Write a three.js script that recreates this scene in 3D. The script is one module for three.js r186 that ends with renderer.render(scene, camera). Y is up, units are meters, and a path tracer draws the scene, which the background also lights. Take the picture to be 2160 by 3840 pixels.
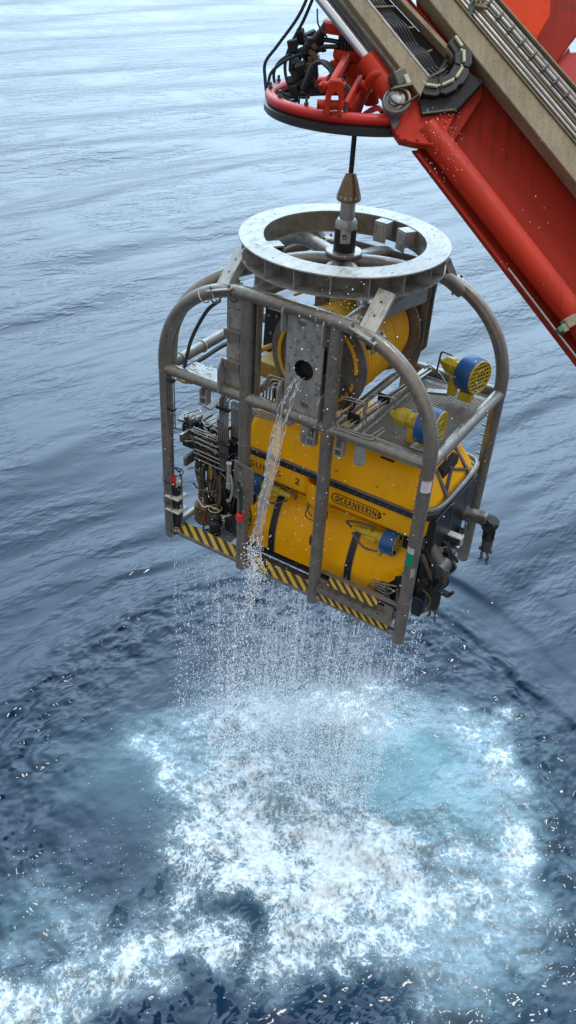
import * as THREE from 'three';
import { RoundedBoxGeometry } from 'three/addons/geometries/RoundedBoxGeometry.js';
import { mergeGeometries, toCreasedNormals } from 'three/addons/utils/BufferGeometryUtils.js';
import { FontLoader } from 'three/addons/loaders/FontLoader.js';
import { TextGeometry } from 'three/addons/geometries/TextGeometry.js';

// ---------------------------------------------------------------- camera, sky, sun, exposure
const V = (x, y, z) => new THREE.Vector3(x, y, z);
const scene = new THREE.Scene();
const LIFT = 4;                                   // the cage hangs with its bottom rail 4 m above the sea
const camera = new THREE.PerspectiveCamera(61.45, 9 / 16, 0.05, 6000);
const camRight = V(0.83763, 0.05105, -0.54384), camUp = V(-0.35937, 0.80132, -0.47828), camBack = V(0.41138, 0.59606, 0.68955);
camera.position.set(6.2896, 7.5109 + LIFT, 7.3604);
camera.quaternion.setFromRotationMatrix(new THREE.Matrix4().makeBasis(camRight, camUp, camBack));

const renderer = new THREE.WebGLRenderer({ antialias: true });
renderer.setSize(576, 1024);
renderer.toneMapping = THREE.LinearToneMapping;
renderer.toneMappingExposure = 0.80;
renderer.shadowMap.enabled = true;
renderer.shadowMap.type = THREE.PCFSoftShadowMap;

let seed = 20240611;
const rnd = () => { seed = (seed * 1664525 + 1013904223) >>> 0; return seed / 4294967296; };
const gauss = () => (rnd() + rnd() + rnd() + rnd() - 2) * 1.0;
const sstep = (a, b, x) => { const t = Math.min(1, Math.max(0, (x - a) / (b - a))); return t * t * (3 - 2 * t); };
const mix = (a, b, t) => a + (b - a) * t;
const hash = (x, y, s = 0) => { let h = Math.imul(x, 374761393) ^ Math.imul(y, 668265263) ^ Math.imul(s + 1, 1442695041); h = Math.imul(h ^ (h >>> 13), 1274126177); return ((h ^ (h >>> 16)) >>> 0) / 4294967296; };
function vnoise(x, y, s = 0, p = 0) {              // value noise, optionally periodic
  const xi = Math.floor(x), yi = Math.floor(y), fx = x - xi, fy = y - yi;
  const w = (v) => p ? ((v % p) + p) % p : v;
  const u = fx * fx * (3 - 2 * fx), v = fy * fy * (3 - 2 * fy);
  const x0 = w(xi), x1 = w(xi + 1), y0 = w(yi), y1 = w(yi + 1);
  return mix(mix(hash(x0, y0, s), hash(x1, y0, s), u), mix(hash(x0, y1, s), hash(x1, y1, s), u), v);
}
function fbm(x, y, o = 4, s = 0, p = 0) { let a = 0, k = 0.5, t = 0; for (let i = 0; i < o; i++) { a += k * vnoise(x, y, s + i, p); t += k; x *= 2; y *= 2; p *= 2; k *= 0.5; } return a / t; }
function worley(x, y, s = 0) {                     // distance to nearest and second nearest cell point
  const xi = Math.floor(x), yi = Math.floor(y); let f1 = 9, f2 = 9;
  for (let j = -1; j <= 1; j++) for (let i = -1; i <= 1; i++) {
    const cx = xi + i, cy = yi + j, dx = cx + hash(cx, cy, s) - x, dy = cy + hash(cx, cy, s + 7) - y, d = dx * dx + dy * dy;
    if (d < f1) { f2 = f1; f1 = d; } else if (d < f2) f2 = d;
  }
  return [Math.sqrt(f1), Math.sqrt(f2)];
}

// overcast sky, brightest high up and ahead to the right, where the sun stands behind the cloud
const sunDir = V(0.30, 0.86, -0.10).normalize();
{
  const w = 512, h = 256, d = new Float32Array(w * h * 4), glow = V(-0.45, 0.55, -0.75).normalize(), q = V();
  for (let j = 0; j < h; j++) for (let i = 0; i < w; i++) {
    const th = (j + 0.5) / h * Math.PI - Math.PI / 2, ph = ((i + 0.5) / w - 0.5) * 2 * Math.PI;
    q.set(Math.cos(th) * Math.cos(ph), Math.sin(th), Math.cos(th) * Math.sin(ph));
    const up = Math.max(0, q.y), g = Math.max(0, q.dot(glow));
    const cl = fbm(q.x / (0.25 + up) * 1.2 + 9, q.z / (0.25 + up) * 1.2 + 5, 5, 3);
    let L = 0.56 + 0.64 * Math.pow(up, 0.5) + 0.16 * Math.max(0, -q.dot(glow)) + 4.6 * Math.pow(g, 2.8) * Math.min(1, 0.06 + up * 2.6) + 0.5 * Math.pow(Math.max(0, q.dot(sunDir)), 10);
    L *= 0.80 + 0.40 * cl;
    if (q.y < 0) L *= 0.35;
    const k = (j * w + i) * 4; const bl = sstep(0.05, 0.75, g); d[k] = L * mix(1.0, 0.755, bl); d[k + 1] = L * mix(0.99, 1.01, bl); d[k + 2] = L * mix(0.98, 1.25, bl); d[k + 3] = 1;
  }
  const t = new THREE.DataTexture(d, w, h, THREE.RGBAFormat, THREE.FloatType);
  t.mapping = THREE.EquirectangularReflectionMapping; t.magFilter = t.minFilter = THREE.LinearFilter; t.needsUpdate = true;
  scene.background = t; scene.environment = t;
}
const sun = new THREE.DirectionalLight(new THREE.Color(1.0, 0.98, 0.95), 1.15);
sun.position.copy(sunDir).multiplyScalar(40); sun.target.position.set(2, 4, -1);
sun.castShadow = true; sun.shadow.radius = 20; sun.shadow.mapSize.set(2048, 2048);
Object.assign(sun.shadow.camera, { left: -9, right: 9, top: 9, bottom: -9, near: 1, far: 80 });
scene.add(sun, sun.target);

// ---------------------------------------------------------------- helpers
const used = {}, pivots = new Map();
function numbered(n) { used[n] = (used[n] ?? -1) + 1; return used[n] ? `${n}_${String(used[n]).padStart(3, '0')}` : n; }
function tag(o, label, category, group) { o.userData.label = label; o.userData.category = category; if (group) o.userData.group = group; return o; }
function thing(name, label, category, pivot) {     // pivot in the cage's own metres (y = 0 at its bottom rail)
  const g = new THREE.Group(); g.name = numbered(name); g.position.set(pivot[0], pivot[1] + LIFT, pivot[2]);
  pivots.set(g, V(-pivot[0], -pivot[1], -pivot[2])); scene.add(g); return tag(g, label, category);
}
function boxUV(g) {                                // uv in metres from the face direction
  const p = g.attributes.position, n = g.attributes.normal, uv = new Float32Array(p.count * 2);
  for (let i = 0; i < p.count; i++) {
    const x = p.getX(i), y = p.getY(i), z = p.getZ(i), a = Math.abs(n.getX(i)), b = Math.abs(n.getY(i)), c = Math.abs(n.getZ(i));
    if (b >= a && b >= c) { uv[2 * i] = x; uv[2 * i + 1] = z; } else if (a >= c) { uv[2 * i] = z; uv[2 * i + 1] = y; } else { uv[2 * i] = x; uv[2 * i + 1] = y; }
  }
  g.setAttribute('uv', new THREE.BufferAttribute(uv, 2)); return g;
}
function plain(g) {
  g = g.index ? g.toNonIndexed() : g;
  for (const k of Object.keys(g.attributes)) if (!['position', 'normal', 'uv'].includes(k)) g.deleteAttribute(k);
  if (!g.attributes.uv) g.setAttribute('uv', new THREE.BufferAttribute(new Float32Array(g.attributes.position.count * 2), 2));
  return g;
}
function rootOf(o) { while (o && !pivots.has(o)) o = o.parent; return o; }
const APART = new Set(['weld_seam', 'hose', 'cable_tie', 'tube_clamp', 'ram', 'nose_bar', 'damper', 'arm', 'strap', 'rod', 'frame_plate', 'slot', 'pipe_hook', 'solenoid', 'connector', 'coupling', 'jaw', 'tubing_bundle', 'wire_guard', 'pipe_row', 'deck_plate', 'floor_plate', 'link', 'side_plate', 'panel_seam', 'skid_pod', 'strap_edge', 'bracket_arm', 'tray_rung', 'hose_spiral', 'valve_cluster', 'clamp_bolt', 'hole', 'tie_end', 'pin']);   // pieces one can pick apart: a mesh each
const SMALL = new Set(['bolt', 'stud', 'rivet', 'fitting', 'raised_mark', 'ring_bolt', 'bolt_hole']);   // rows too small to pick apart
function part(name, geoms, mat, parent, opt = {}) {
  if (APART.has(name) && Array.isArray(geoms) && geoms.length > 1) { const all = geoms.map((g) => part(name, g, mat, parent, opt)); return all[0]; }
  if (SMALL.has(name)) opt = { kind: 'stuff', ...opt };
  const list = (Array.isArray(geoms) ? geoms : [geoms]).map(plain);
  const g = list.length > 1 ? mergeGeometries(list) : list[0].clone();
  const root = rootOf(parent); if (root) { const v = pivots.get(root); g.translate(v.x, v.y, v.z); }
  if (!opt.keepUV) boxUV(g);
  const m = new THREE.Mesh(g, mat); m.name = name; m.castShadow = m.receiveShadow = true;
  if (opt.label) m.userData.label = opt.label;
  if (opt.kind) m.userData.kind = opt.kind;
  parent.add(m); return m;
}
const arr = (p) => p.isVector3 ? p : V(...p);
const _y = V(0, 1, 0);
function cyl(a, b, r, r2 = r, seg = 20, open = false) {
  a = arr(a); b = arr(b); const d = b.clone().sub(a), L = d.length();
  const g = new THREE.CylinderGeometry(r2, r, L, seg, 1, open);
  g.applyQuaternion(new THREE.Quaternion().setFromUnitVectors(_y, d.normalize())); return g.translate((a.x + b.x) / 2, (a.y + b.y) / 2, (a.z + b.z) / 2);
}
function lathe(prof, a, dir, seg = 32) {           // prof: [radius, along]
  const g = new THREE.LatheGeometry(prof.map(([r, h]) => new THREE.Vector2(Math.max(r, 1e-4), h)), seg);
  const c = toCreasedNormals(g, 0.6);
  c.applyQuaternion(new THREE.Quaternion().setFromUnitVectors(_y, arr(dir).normalize())); const p = arr(a); return c.translate(p.x, p.y, p.z);
}
function box(c, s, bev = 0.006, rot) {
  const g = bev > 0 ? new RoundedBoxGeometry(s[0], s[1], s[2], 1, Math.min(bev, Math.min(...s) * 0.45)) : new THREE.BoxGeometry(...s);
  if (rot) g.rotateX(rot[0]).rotateY(rot[1]).rotateZ(rot[2]);
  return g.translate(...c);
}
function bar(a, b, w, h, bev = 0.006, upv = [0, 1, 0]) {   // box section from a to b
  a = arr(a); b = arr(b); const d = b.clone().sub(a), L = d.length(), z = d.clone().normalize(), x = arr(upv).clone().cross(z).normalize(), y = z.clone().cross(x);
  const g = new RoundedBoxGeometry(w, h, L, 1, Math.min(bev, w * 0.4, h * 0.4)); g.applyMatrix4(new THREE.Matrix4().makeBasis(x, y, z));
  return g.translate((a.x + b.x) / 2, (a.y + b.y) / 2, (a.z + b.z) / 2);
}
function curve(pts, r, seg = 64, rs = 10, closed = false, tens = 0.5) { return new THREE.TubeGeometry(new THREE.CatmullRomCurve3(pts.map(arr), closed, 'catmullrom', tens), seg, r, rs, closed); }
function pipe(pts, r, bend = 0.05, rs = 8) {       // straight runs with rounded bends
  pts = pts.map(arr); const path = new THREE.CurvePath(); let last = pts[0], n = 0;
  for (let i = 1; i < pts.length - 1; i++) {
    const p = pts[i], a = pts[i - 1].clone().sub(p), b = pts[i + 1].clone().sub(p), k = Math.min(bend, a.length() * 0.45, b.length() * 0.45);
    const q0 = p.clone().addScaledVector(a.normalize(), k), q1 = p.clone().addScaledVector(b.normalize(), k);
    path.add(new THREE.LineCurve3(last, q0)); path.add(new THREE.QuadraticBezierCurve3(q0, p, q1)); last = q1; n += 2;
  }
  path.add(new THREE.LineCurve3(last, pts[pts.length - 1])); n++;
  const g = [];
  for (const c of path.curves) g.push(plain(new THREE.TubeGeometry(c, c.isLineCurve3 ? 1 : 6, r, rs, false)));
  return mergeGeometries(g);
}
function plate(poly, th, at, xAxis, yAxis, bev = 0.004, holes = []) {   // polygon in the plane of xAxis, yAxis through at, grown by th along their cross product
  const s = new THREE.Shape(poly.map(([x, y]) => new THREE.Vector2(x, y)));
  for (const [x, y, r] of holes) { const h = new THREE.Path(); h.absarc(x, y, r, 0, Math.PI * 2, true); s.holes.push(h); }
  const g = new THREE.ExtrudeGeometry(s, { depth: Math.max(th - 2 * bev, 0.0005), bevelEnabled: bev > 0, bevelSize: bev, bevelThickness: bev, bevelOffset: -bev, bevelSegments: 1, curveSegments: 24 });
  g.translate(0, 0, bev);
  const x = arr(xAxis).clone().normalize(), y = arr(yAxis).clone().normalize(), z = x.clone().cross(y);
  g.applyMatrix4(new THREE.Matrix4().makeBasis(x, y, z)); return g.translate(...at);
}
const XY = (poly, th, z, bev, holes) => plate(poly, th, [0, 0, z], [1, 0, 0], [0, 1, 0], bev, holes);
function rect(x0, y0, x1, y1) { return [[x0, y0], [x1, y0], [x1, y1], [x0, y1]]; }
function torus(c, R, r, axis, seg = 64, rs = 10, arc = Math.PI * 2) { const g = new THREE.TorusGeometry(R, r, rs, seg, arc); g.applyQuaternion(new THREE.Quaternion().setFromUnitVectors(V(0, 0, 1), arr(axis).normalize())); return g.translate(...c); }
function loft(sections) {                          // sections: arrays of Vector3, same length, closed loops; caps the ends
  const P = [], n = sections[0].length, q = (a, b, c) => P.push(a.x, a.y, a.z, b.x, b.y, b.z, c.x, c.y, c.z);
  for (let i = 0; i + 1 < sections.length; i++) for (let j = 0; j < n; j++) { const a = sections[i][j], b = sections[i][(j + 1) % n], c = sections[i + 1][(j + 1) % n], d = sections[i + 1][j]; q(a, b, c); q(a, c, d); }
  for (const [s, f] of [[sections[0], 1], [sections[sections.length - 1], 0]]) {
    const c = V(); s.forEach((v) => c.add(v)); c.multiplyScalar(1 / n);
    for (let j = 0; j < n; j++) f ? q(c, s[(j + 1) % n], s[j]) : q(c, s[j], s[(j + 1) % n]);
  }
  const g = new THREE.BufferGeometry(); g.setAttribute('position', new THREE.BufferAttribute(new Float32Array(P), 3)); g.computeVertexNormals();
  return toCreasedNormals(g, 0.55);
}

// ---------------------------------------------------------------- materials
function tex(n, f, rep, srgb) {
  const d = new Uint8Array(n * n * 4);
  for (let j = 0; j < n; j++) for (let i = 0; i < n; i++) { const c = f(i / n, j / n), k = (j * n + i) * 4; d[k] = c[0] * 255; d[k + 1] = c[1] * 255; d[k + 2] = c[2] * 255; d[k + 3] = 255; }
  const t = new THREE.DataTexture(d, n, n); t.wrapS = t.wrapT = THREE.RepeatWrapping; t.magFilter = THREE.LinearFilter; t.minFilter = THREE.LinearMipmapLinearFilter; t.generateMipmaps = true;
  if (srgb) t.colorSpace = THREE.SRGBColorSpace; t.repeat.set(rep, rep); t.needsUpdate = true; return t;
}
const grime = tex(512, (u, v) => {                 // mottled, streaked, brown-stained bare steel
  const a = fbm(u * 8, v * 8, 5, 11, 8), b = fbm(u * 32, v * 32, 3, 21, 32), s = fbm(u * 24, v * 3, 3, 31, 3), br = sstep(0.52, 0.78, fbm(u * 5, v * 5, 4, 41, 5));
  const l = 0.62 + 0.42 * (a - 0.5) + 0.30 * (b - 0.5) + 0.25 * (s - 0.5);
  return [Math.min(1, l * (1 + 0.06 * br) + 0.12), Math.min(1, l * (1 - 0.07 * br) + 0.12), Math.min(1, l * (1 - 0.20 * br) + 0.12)];
}, 1.0);
const grimeRough = tex(256, (u, v) => { const a = fbm(u * 9, v * 9, 4, 51, 9), s = fbm(u * 40, v * 40, 2, 57, 40); const r = 0.55 + 0.7 * (a - 0.5) + 0.3 * (s - 0.5); return [r, Math.min(1, Math.max(0.2, r)), r]; }, 1.1);
const plateMap = tex(512, (u, v) => {              // galvanised plate: light with scuffs and drips
  const a = fbm(u * 6, v * 6, 5, 61, 6), b = fbm(u * 50, v * 50, 2, 65, 50), sc = sstep(0.62, 0.70, fbm(u * 60, v * 10, 3, 71, 10)), k = sstep(0.60, 0.75, fbm(u * 12, v * 12, 4, 81, 12));
  const l = 0.80 + 0.30 * (a - 0.5) + 0.16 * (b - 0.5) - 0.20 * sc - 0.24 * k;
  return [Math.min(1, l), Math.min(1, l * 0.995), Math.min(1, l * 0.97)];
}, 0.9);
const paintMap = tex(512, (u, v) => {              // painted: faint mottling, scratches, grime
  const a = fbm(u * 4, v * 4, 4, 91, 4), d = sstep(0.60, 0.85, fbm(u * 10, v * 10, 5, 95, 10)), sp = sstep(0.74, 0.80, fbm(u * 60, v * 60, 2, 99, 60));
  const l = 0.92 + 0.16 * (a - 0.5) - 0.22 * d - 0.25 * sp; return [l, l * 0.985, l * 0.97];
}, 0.8);
const cleanPaint = tex(256, (u, v) => { const a = fbm(u * 4, v * 4, 4, 141, 4), d = sstep(0.66, 0.9, fbm(u * 9, v * 9, 4, 145, 9)), l = 0.97 + 0.10 * (a - 0.5) - 0.14 * d; return [Math.min(1, l), Math.min(1, l * 0.985), Math.min(1, l * 0.97)]; }, 0.7);
const redMap = tex(512, (u, v) => { const a = fbm(u * 3, v * 3, 5, 151, 3), s = sstep(0.55, 0.8, fbm(u * 40, v * 3, 4, 155, 3)), d = sstep(0.62, 0.8, fbm(u * 14, v * 14, 4, 161, 14)), l = 0.94 + 0.30 * (a - 0.5) - 0.22 * s - 0.20 * d; return [Math.min(1, l), Math.min(1, l * (1 + 0.3 * d)), Math.min(1, l * (1 + 0.5 * d))]; }, 0.55);
const tanMap = tex(512, (u, v) => {
  const a = fbm(u * 4, v * 4, 5, 101, 4), s = fbm(u * 30, v * 6, 4, 105, 6), k = sstep(0.60, 0.72, fbm(u * 36, v * 36, 3, 111, 36)), w = sstep(0.64, 0.74, fbm(u * 20, v * 20, 3, 117, 20));
  const l = 0.72 + 0.35 * (a - 0.5) + 0.35 * (s - 0.5) - 0.12 * k + 0.06 * w; return [Math.min(1, l), Math.min(1, l), Math.min(1, l * (0.98 - 0.1 * k))];
}, 1.4);
const fineBump = tex(256, (u, v) => { const a = fbm(u * 24, v * 24, 4, 121, 24); return [a, a, a]; }, 3);
const C = (r, g, b) => new THREE.Color().setRGB(r, g, b);
const std = (c, o = {}) => new THREE.MeshPhysicalMaterial({ color: c, ...o });
const M = {
  steel: std(C(0.27, 0.25, 0.22), { metalness: 0.35, roughness: 0.7, map: grime, roughnessMap: grimeRough, bumpMap: fineBump, bumpScale: 0.0012, clearcoat: 0.35, clearcoatRoughness: 0.18 }),
  plate: std(C(0.42, 0.42, 0.41), { metalness: 0.3, roughness: 0.5, map: plateMap, bumpMap: fineBump, bumpScale: 0.0008 }),
  ring: std(C(0.47, 0.46, 0.43), { metalness: 0.15, roughness: 0.45, map: plateMap, bumpMap: fineBump, bumpScale: 0.001 }),
  darkSteel: std(C(0.12, 0.115, 0.11), { metalness: 0.3, roughness: 0.6, map: grime, roughnessMap: grimeRough }),
  armGrey: std(C(0.17, 0.16, 0.15), { metalness: 0.3, roughness: 0.6, map: grime, roughnessMap: grimeRough }),
  pipe: std(C(0.40, 0.385, 0.36), { metalness: 0.75, roughness: 0.35, map: grime }),
  black: std(C(0.014, 0.014, 0.016), { roughness: 0.4, map: paintMap }),
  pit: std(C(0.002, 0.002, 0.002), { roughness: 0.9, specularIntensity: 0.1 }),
  blackMatt: std(C(0.02, 0.021, 0.023), { roughness: 0.75, map: grime }),
  rubber: std(C(0.018, 0.018, 0.02), { roughness: 0.38, bumpMap: fineBump, bumpScale: 0.002 }),
  yellow: std(C(0.90, 0.435, 0.003), { roughness: 0.42, map: cleanPaint, specularIntensity: 0.4 }),
  tether: std(C(0.80, 0.43, 0.008), { roughness: 0.5, map: paintMap }),
  motor: std(C(0.62, 0.46, 0.025), { roughness: 0.45, map: grime }),
  ochre: std(C(0.62, 0.36, 0.05), { roughness: 0.5, map: grime }),
  blue: std(C(0.012, 0.085, 0.27), { roughness: 0.4, map: paintMap }),
  redEnd: std(C(0.50, 0.030, 0.013), { roughness: 0.5, map: paintMap, specularIntensity: 0.4 }),
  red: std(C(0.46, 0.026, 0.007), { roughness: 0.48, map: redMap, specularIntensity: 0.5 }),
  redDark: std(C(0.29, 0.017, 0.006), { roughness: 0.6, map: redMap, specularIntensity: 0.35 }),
  redRing: std(C(0.52, 0.026, 0.018), { roughness: 0.38, map: paintMap, specularIntensity: 0.8 }),
  orange: std(C(0.66, 0.045, 0.003), { roughness: 0.6, map: paintMap, specularIntensity: 0.4 }),
  tan: std(C(0.34, 0.27, 0.175), { roughness: 0.7, map: tanMap, bumpMap: fineBump, bumpScale: 0.002 }),
  tanDark: std(C(0.20, 0.155, 0.10), { roughness: 0.75, map: tanMap }),
  chrome: std(C(0.60, 0.63, 0.66), { metalness: 0.9, roughness: 0.24 }),
  cream: std(C(0.62, 0.58, 0.40), { roughness: 0.5, map: grime }),
  white: std(C(0.74, 0.74, 0.70), { roughness: 0.5, map: plateMap }),
  brown: std(C(0.22, 0.12, 0.035), { roughness: 0.5, map: grime }),
  olive: std(C(0.14, 0.12, 0.045), { roughness: 0.6, map: grime }),
  green: std(C(0.01, 0.17, 0.11), { roughness: 0.5 }),
  greenDark: std(C(0.02, 0.07, 0.055), { roughness: 0.55, map: grime }),
  redPlastic: std(C(0.75, 0.03, 0.02), { roughness: 0.4 }),
  ink: std(C(0.03, 0.012, 0.006), { roughness: 0.6 }),
  sling: std(C(0.02, 0.04, 0.05), { roughness: 0.7 }),
  bronze: std(C(0.22, 0.15, 0.085), { metalness: 0.4, roughness: 0.5, map: grime, roughnessMap: grimeRough }),
  polished: std(C(0.45, 0.44, 0.43), { metalness: 0.85, roughness: 0.28, map: grime }),
  water: std(C(0.97, 0.985, 1), { transmission: 0.86, thickness: 0.05, ior: 1.30, roughness: 0.05 }),
  drop: std(C(0.86, 0.90, 0.94), { roughness: 0.12, ior: 1.333 }),
};
function canvasTex(w, h, f) { const c = document.createElement('canvas'); c.width = w; c.height = h; f(c.getContext('2d'), w, h); const t = new THREE.CanvasTexture(c); t.colorSpace = THREE.SRGBColorSpace; return t; }
const hazardTex = canvasTex(1024, 128, (g, w, h) => {
  g.fillStyle = '#c9a21a'; g.fillRect(0, 0, w, h); g.fillStyle = '#1d1c1a';
  for (let x = -256; x < w + 256; x += 128) { g.beginPath(); g.moveTo(x, 0); g.lineTo(x + 64, 0); g.lineTo(x + 64 + 170, h); g.lineTo(x + 170, h); g.fill(); }
  for (let i = 0; i < 500; i++) { g.fillStyle = `rgba(${110 + rnd() * 60},${105 + rnd() * 50},${90 + rnd() * 40},${rnd() * 0.5})`; g.fillRect(rnd() * w, rnd() * h, 2 + rnd() * 16, 1 + rnd() * 5); }
});
M.hazard = std(C(0.9, 0.9, 0.9), { roughness: 0.5, map: hazardTex });
function hazardStrip(a, b, width, dir, th, k = 1) {   // flat painted strip from a to b, width along dir, uv along its length
  a = arr(a); b = arr(b); const x = b.clone().sub(a), L = x.length(); x.normalize(); const y = arr(dir).clone().normalize(), z = x.clone().cross(y);
  const g = new THREE.BoxGeometry(L, width, th), uv = g.attributes.uv, p = g.attributes.position;
  for (let i = 0; i < p.count; i++) uv.setXY(i, (p.getX(i) + L / 2) / (8 * width * 1.05) * k, p.getY(i) / width + 0.5);
  g.applyMatrix4(new THREE.Matrix4().makeBasis(x, y, z)); const c = a.clone().add(b).multiplyScalar(0.5); return g.translate(c.x, c.y, c.z);
}
hazardTex.wrapS = THREE.RepeatWrapping;

// ---------------------------------------------------------------- the sea
const SC = [2.2, 0], E1 = [0.8389, -0.5447], E2 = [-0.5447, -0.8389];   // splash centre; right and away from the ship
const FOAM = [[-1.02, -0.02, 1.19, 0.52, 0.8], [-1.51, -0.75, 0.66, 0.41, 0.7], [-0.14, -0.35, 1.11, 0.64, 0.9], [-0.48, -1.18, 1.17, 0.58, 0.8], [0.82, -0.81, 1.03, 0.61, 0.9], [1.64, -1.11, 1.08, 0.39, 0.85], [0.44, -1.71, 1.26, 0.54, 0.85], [1.33, -1.92, 1.13, 0.53, 0.75], [-0.12, -2.47, 0.7, 0.6, 0.75], [-0.42, -3.15, 0.41, 0.39, 0.5], [0.52, -2.72, 1.07, 0.63, 0.55], [2.96, -1.32, 1.01, 0.76, 0.75], [3.6, 0, 0.45, 0.98, 0.8], [3.29, 0.76, 0.61, 0.65, 0.75], [3.56, -1.8, 0.35, 0.84, 0.55], [2.92, 0.12, 0.39, 0.53, 0.6], [2.62, -2.28, 0.95, 0.67, 0.85], [1.69, -3.1, 0.84, 0.6, 0.65], [-3.26, -3.59, 0.65, 0.36, 1.5], [-2.65, -3.2, 0.9, 0.38, 1.5], [-1.72, -2.56, 0.78, 0.25, 1.3], [-2.48, -2.74, 0.73, 0.24, 0.9], [-2.16, -2.02, 1.1, 0.52, 0.55], [-2.99, -1.45, 1.13, 0.62, 0.42], [-1.92, 0.8, 0.78, 0.57, 0.45], [0.87, 1.42, 1.38, 0.79, 0.5], [2.04, 1.47, 0.97, 0.62, 0.5], [-0.49, 1.27, 1.36, 0.77, 0.6], [2.75, 1.15, 0.62, 0.43, 0.55], [2.18, -0.62, 0.55, 0.35, 0.5], [3.48, -0.85, 0.37, 0.41, 0.6]];
const TURQ = [[2.11, 0.32, 1.35, 1.15, 0.85], [2.85, -0.6, 0.74, 0.56, 0.7], [1.69, -0.57, 0.8, 0.42, 0.9], [-2.51, 0.37, 0.89, 0.7, 0.22], [2.79, -2.22, 1.12, 0.79, 0.35], [-3.59, -2.23, 0.64, 0.5, 0.3], [2.37, -3.08, 0.79, 0.45, 0.3], [-0.15, 0.47, 2.28, 1.02, 0.4], [1.04, -1.26, 2.37, 1.28, 0.3], [-2.83, -0.38, 0.73, 0.42, 0.15]];
const DARK = [[-0.62, -2.15, 0.41, 0.51, 1], [-2.15, -1.29, 0.69, 0.69, 0.65], [-1.29, -3.12, 0.46, 0.54, 1], [-2.66, -1.68, 0.84, 0.48, 0.4], [1.1, -3.4, 0.66, 0.29, 0.9], [0.16, -1.53, 0.29, 0.25, 0.8], [-0.42, -3.15, 0.2, 0.3, 0.5], [3.94, -2.08, 0.34, 1.52, 1], [4.47, 0.65, 0.4, 0.97, 0.8], [-3.95, -0.77, 1.18, 1.01, 0.5]];   // gaps of clear dark water
const SOFT = [[2.34, -2.29, 1.06, 0.9, 1], [3.29, -1.19, 0.66, 0.97, 0.8], [2.92, 0.12, 1.04, 0.99, 0.9], [0.73, 1.33, 2.27, 0.78, 0.8], [-1.78, 0.72, 0.98, 0.97, 1], [-3.57, -2.28, 0.8, 0.5, 0.8], [1.78, 0.31, 0.78, 1.01, 1]];   // milky bubbles still under the surface
const TURQ3 = TURQ.slice(0, 3);
const toAB = (x, z) => { x -= SC[0]; z -= SC[1]; return [x * E1[0] + z * E1[1], x * E2[0] + z * E2[1]]; };
const toXZ = (a, b) => [SC[0] + a * E1[0] + b * E2[0], SC[1] + a * E1[1] + b * E2[1]];
function blobs(L, a, b) { let s = 0; for (const [x, y, rx, ry, w] of L) { const u = (a - x) / rx, v = (b - y) / ry, d = u * u + v * v; if (d < 6) s += w * Math.exp(-d); } return s; }
function churn(a, b) {                              // how torn up the water is, 0 calm to about 1
  const wa = a + 0.55 * (fbm(a * 1.3, b * 1.3, 3, 201) - 0.5) * 2, wb = b + 0.55 * (fbm(a * 1.3 + 40, b * 1.3, 3, 211) - 0.5) * 2;
  return Math.max(0, 0.62 * Math.min(1.45, blobs(FOAM, wa, wb)) * (1 - 0.85 * Math.min(1, blobs(DARK, wa, wb))));
}
const WAVES = [];
for (let i = 0; i < 46; i++) {
  const lam = 0.5 * Math.pow(24, i / 45), th = Math.atan2(E2[1], E2[0]) - 0.72 + gauss() * 0.36, k = 2 * Math.PI / lam;
  WAVES.push([Math.cos(th) * k, Math.sin(th) * k, rnd() * 6.283, 0.0030 * Math.pow(lam, 1.12) * (0.6 + 0.8 * rnd()), lam]);
}
function seaHeight(x, z, cell) {
  const [a, b] = toAB(x, z), r = Math.hypot(a, b), ang = Math.atan2(b, a);
  let h = 0;
  const calm = mix(1, 0.55, Math.exp(-(((r - 3.0) / 2.6) ** 2)));   // the splash flattens the wind ripples round it
  const patch = 0.35 + 1.3 * fbm(x * 0.11 + 7, z * 0.11, 2, 301);
  for (const [kx, kz, p, A, lam] of WAVES) if (lam > cell * 2.2) h += A * calm * (lam < 2 ? patch : 1) * Math.sin(kx * x + kz * z + p);
  const rr = r + 0.95 * (fbm(Math.cos(ang) * 2.2 + 5, Math.sin(ang) * 2.2 + 5, 3, 311) - 0.5) + 0.16 * (fbm(a * 0.8, b * 0.8, 3, 321) - 0.5);
  for (const [r0, A, w] of [[4.85, 0.038, 0.10], [5.90, 0.062, 0.13], [6.9, 0.02, 0.16]]) {
    const q = (rr - r0) / w; const e = q < 0 ? q : q * 0.24; if (Math.abs(e) < 4) h += A * Math.exp(-e * e) * (0.35 + 1.1 * sstep(0.30, 0.65, fbm(a * 0.6 + r0 * 3, b * 0.6, 2, 331)));
  }
  const side = sstep(0.15, 0.75, Math.abs(a) / (r + 0.01)), rimW = Math.exp(-(((r - 4.35) / 0.75) ** 2)) * (0.35 + 0.65 * side);
  if (rimW > 0.02) h += rimW * (0.09 * (0.5 - Math.abs(fbm(rr * 3.4, ang * 7, 3, 381) - 0.5) * 2) + 0.05 * (fbm(a * 5, b * 5, 3, 385) - 0.5));
  if (r < 7) {
    const c = Math.min(1.1, churn(a, b)), rim = Math.exp(-(((r - 4.0) / 1.0) ** 2));
    if (c > 0.02) h += c * (0.42 * (fbm(a * 1.7, b * 1.7, 5, 341) - 0.5) + 0.16 * (fbm(a * 6, b * 6, 4, 351) - 0.5) + 0.05 * (fbm(a * 15, b * 15, 2, 355) - 0.5));
    h += rim * 0.10 * (fbm(a * 3.2 + 9, b * 3.2, 3, 361) - 0.5) * 1.4;
    const q = blobs(TURQ3, a, b); h += 0.10 * q;           // the upwelling dome of aerated water
  }
  return h;
}
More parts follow.
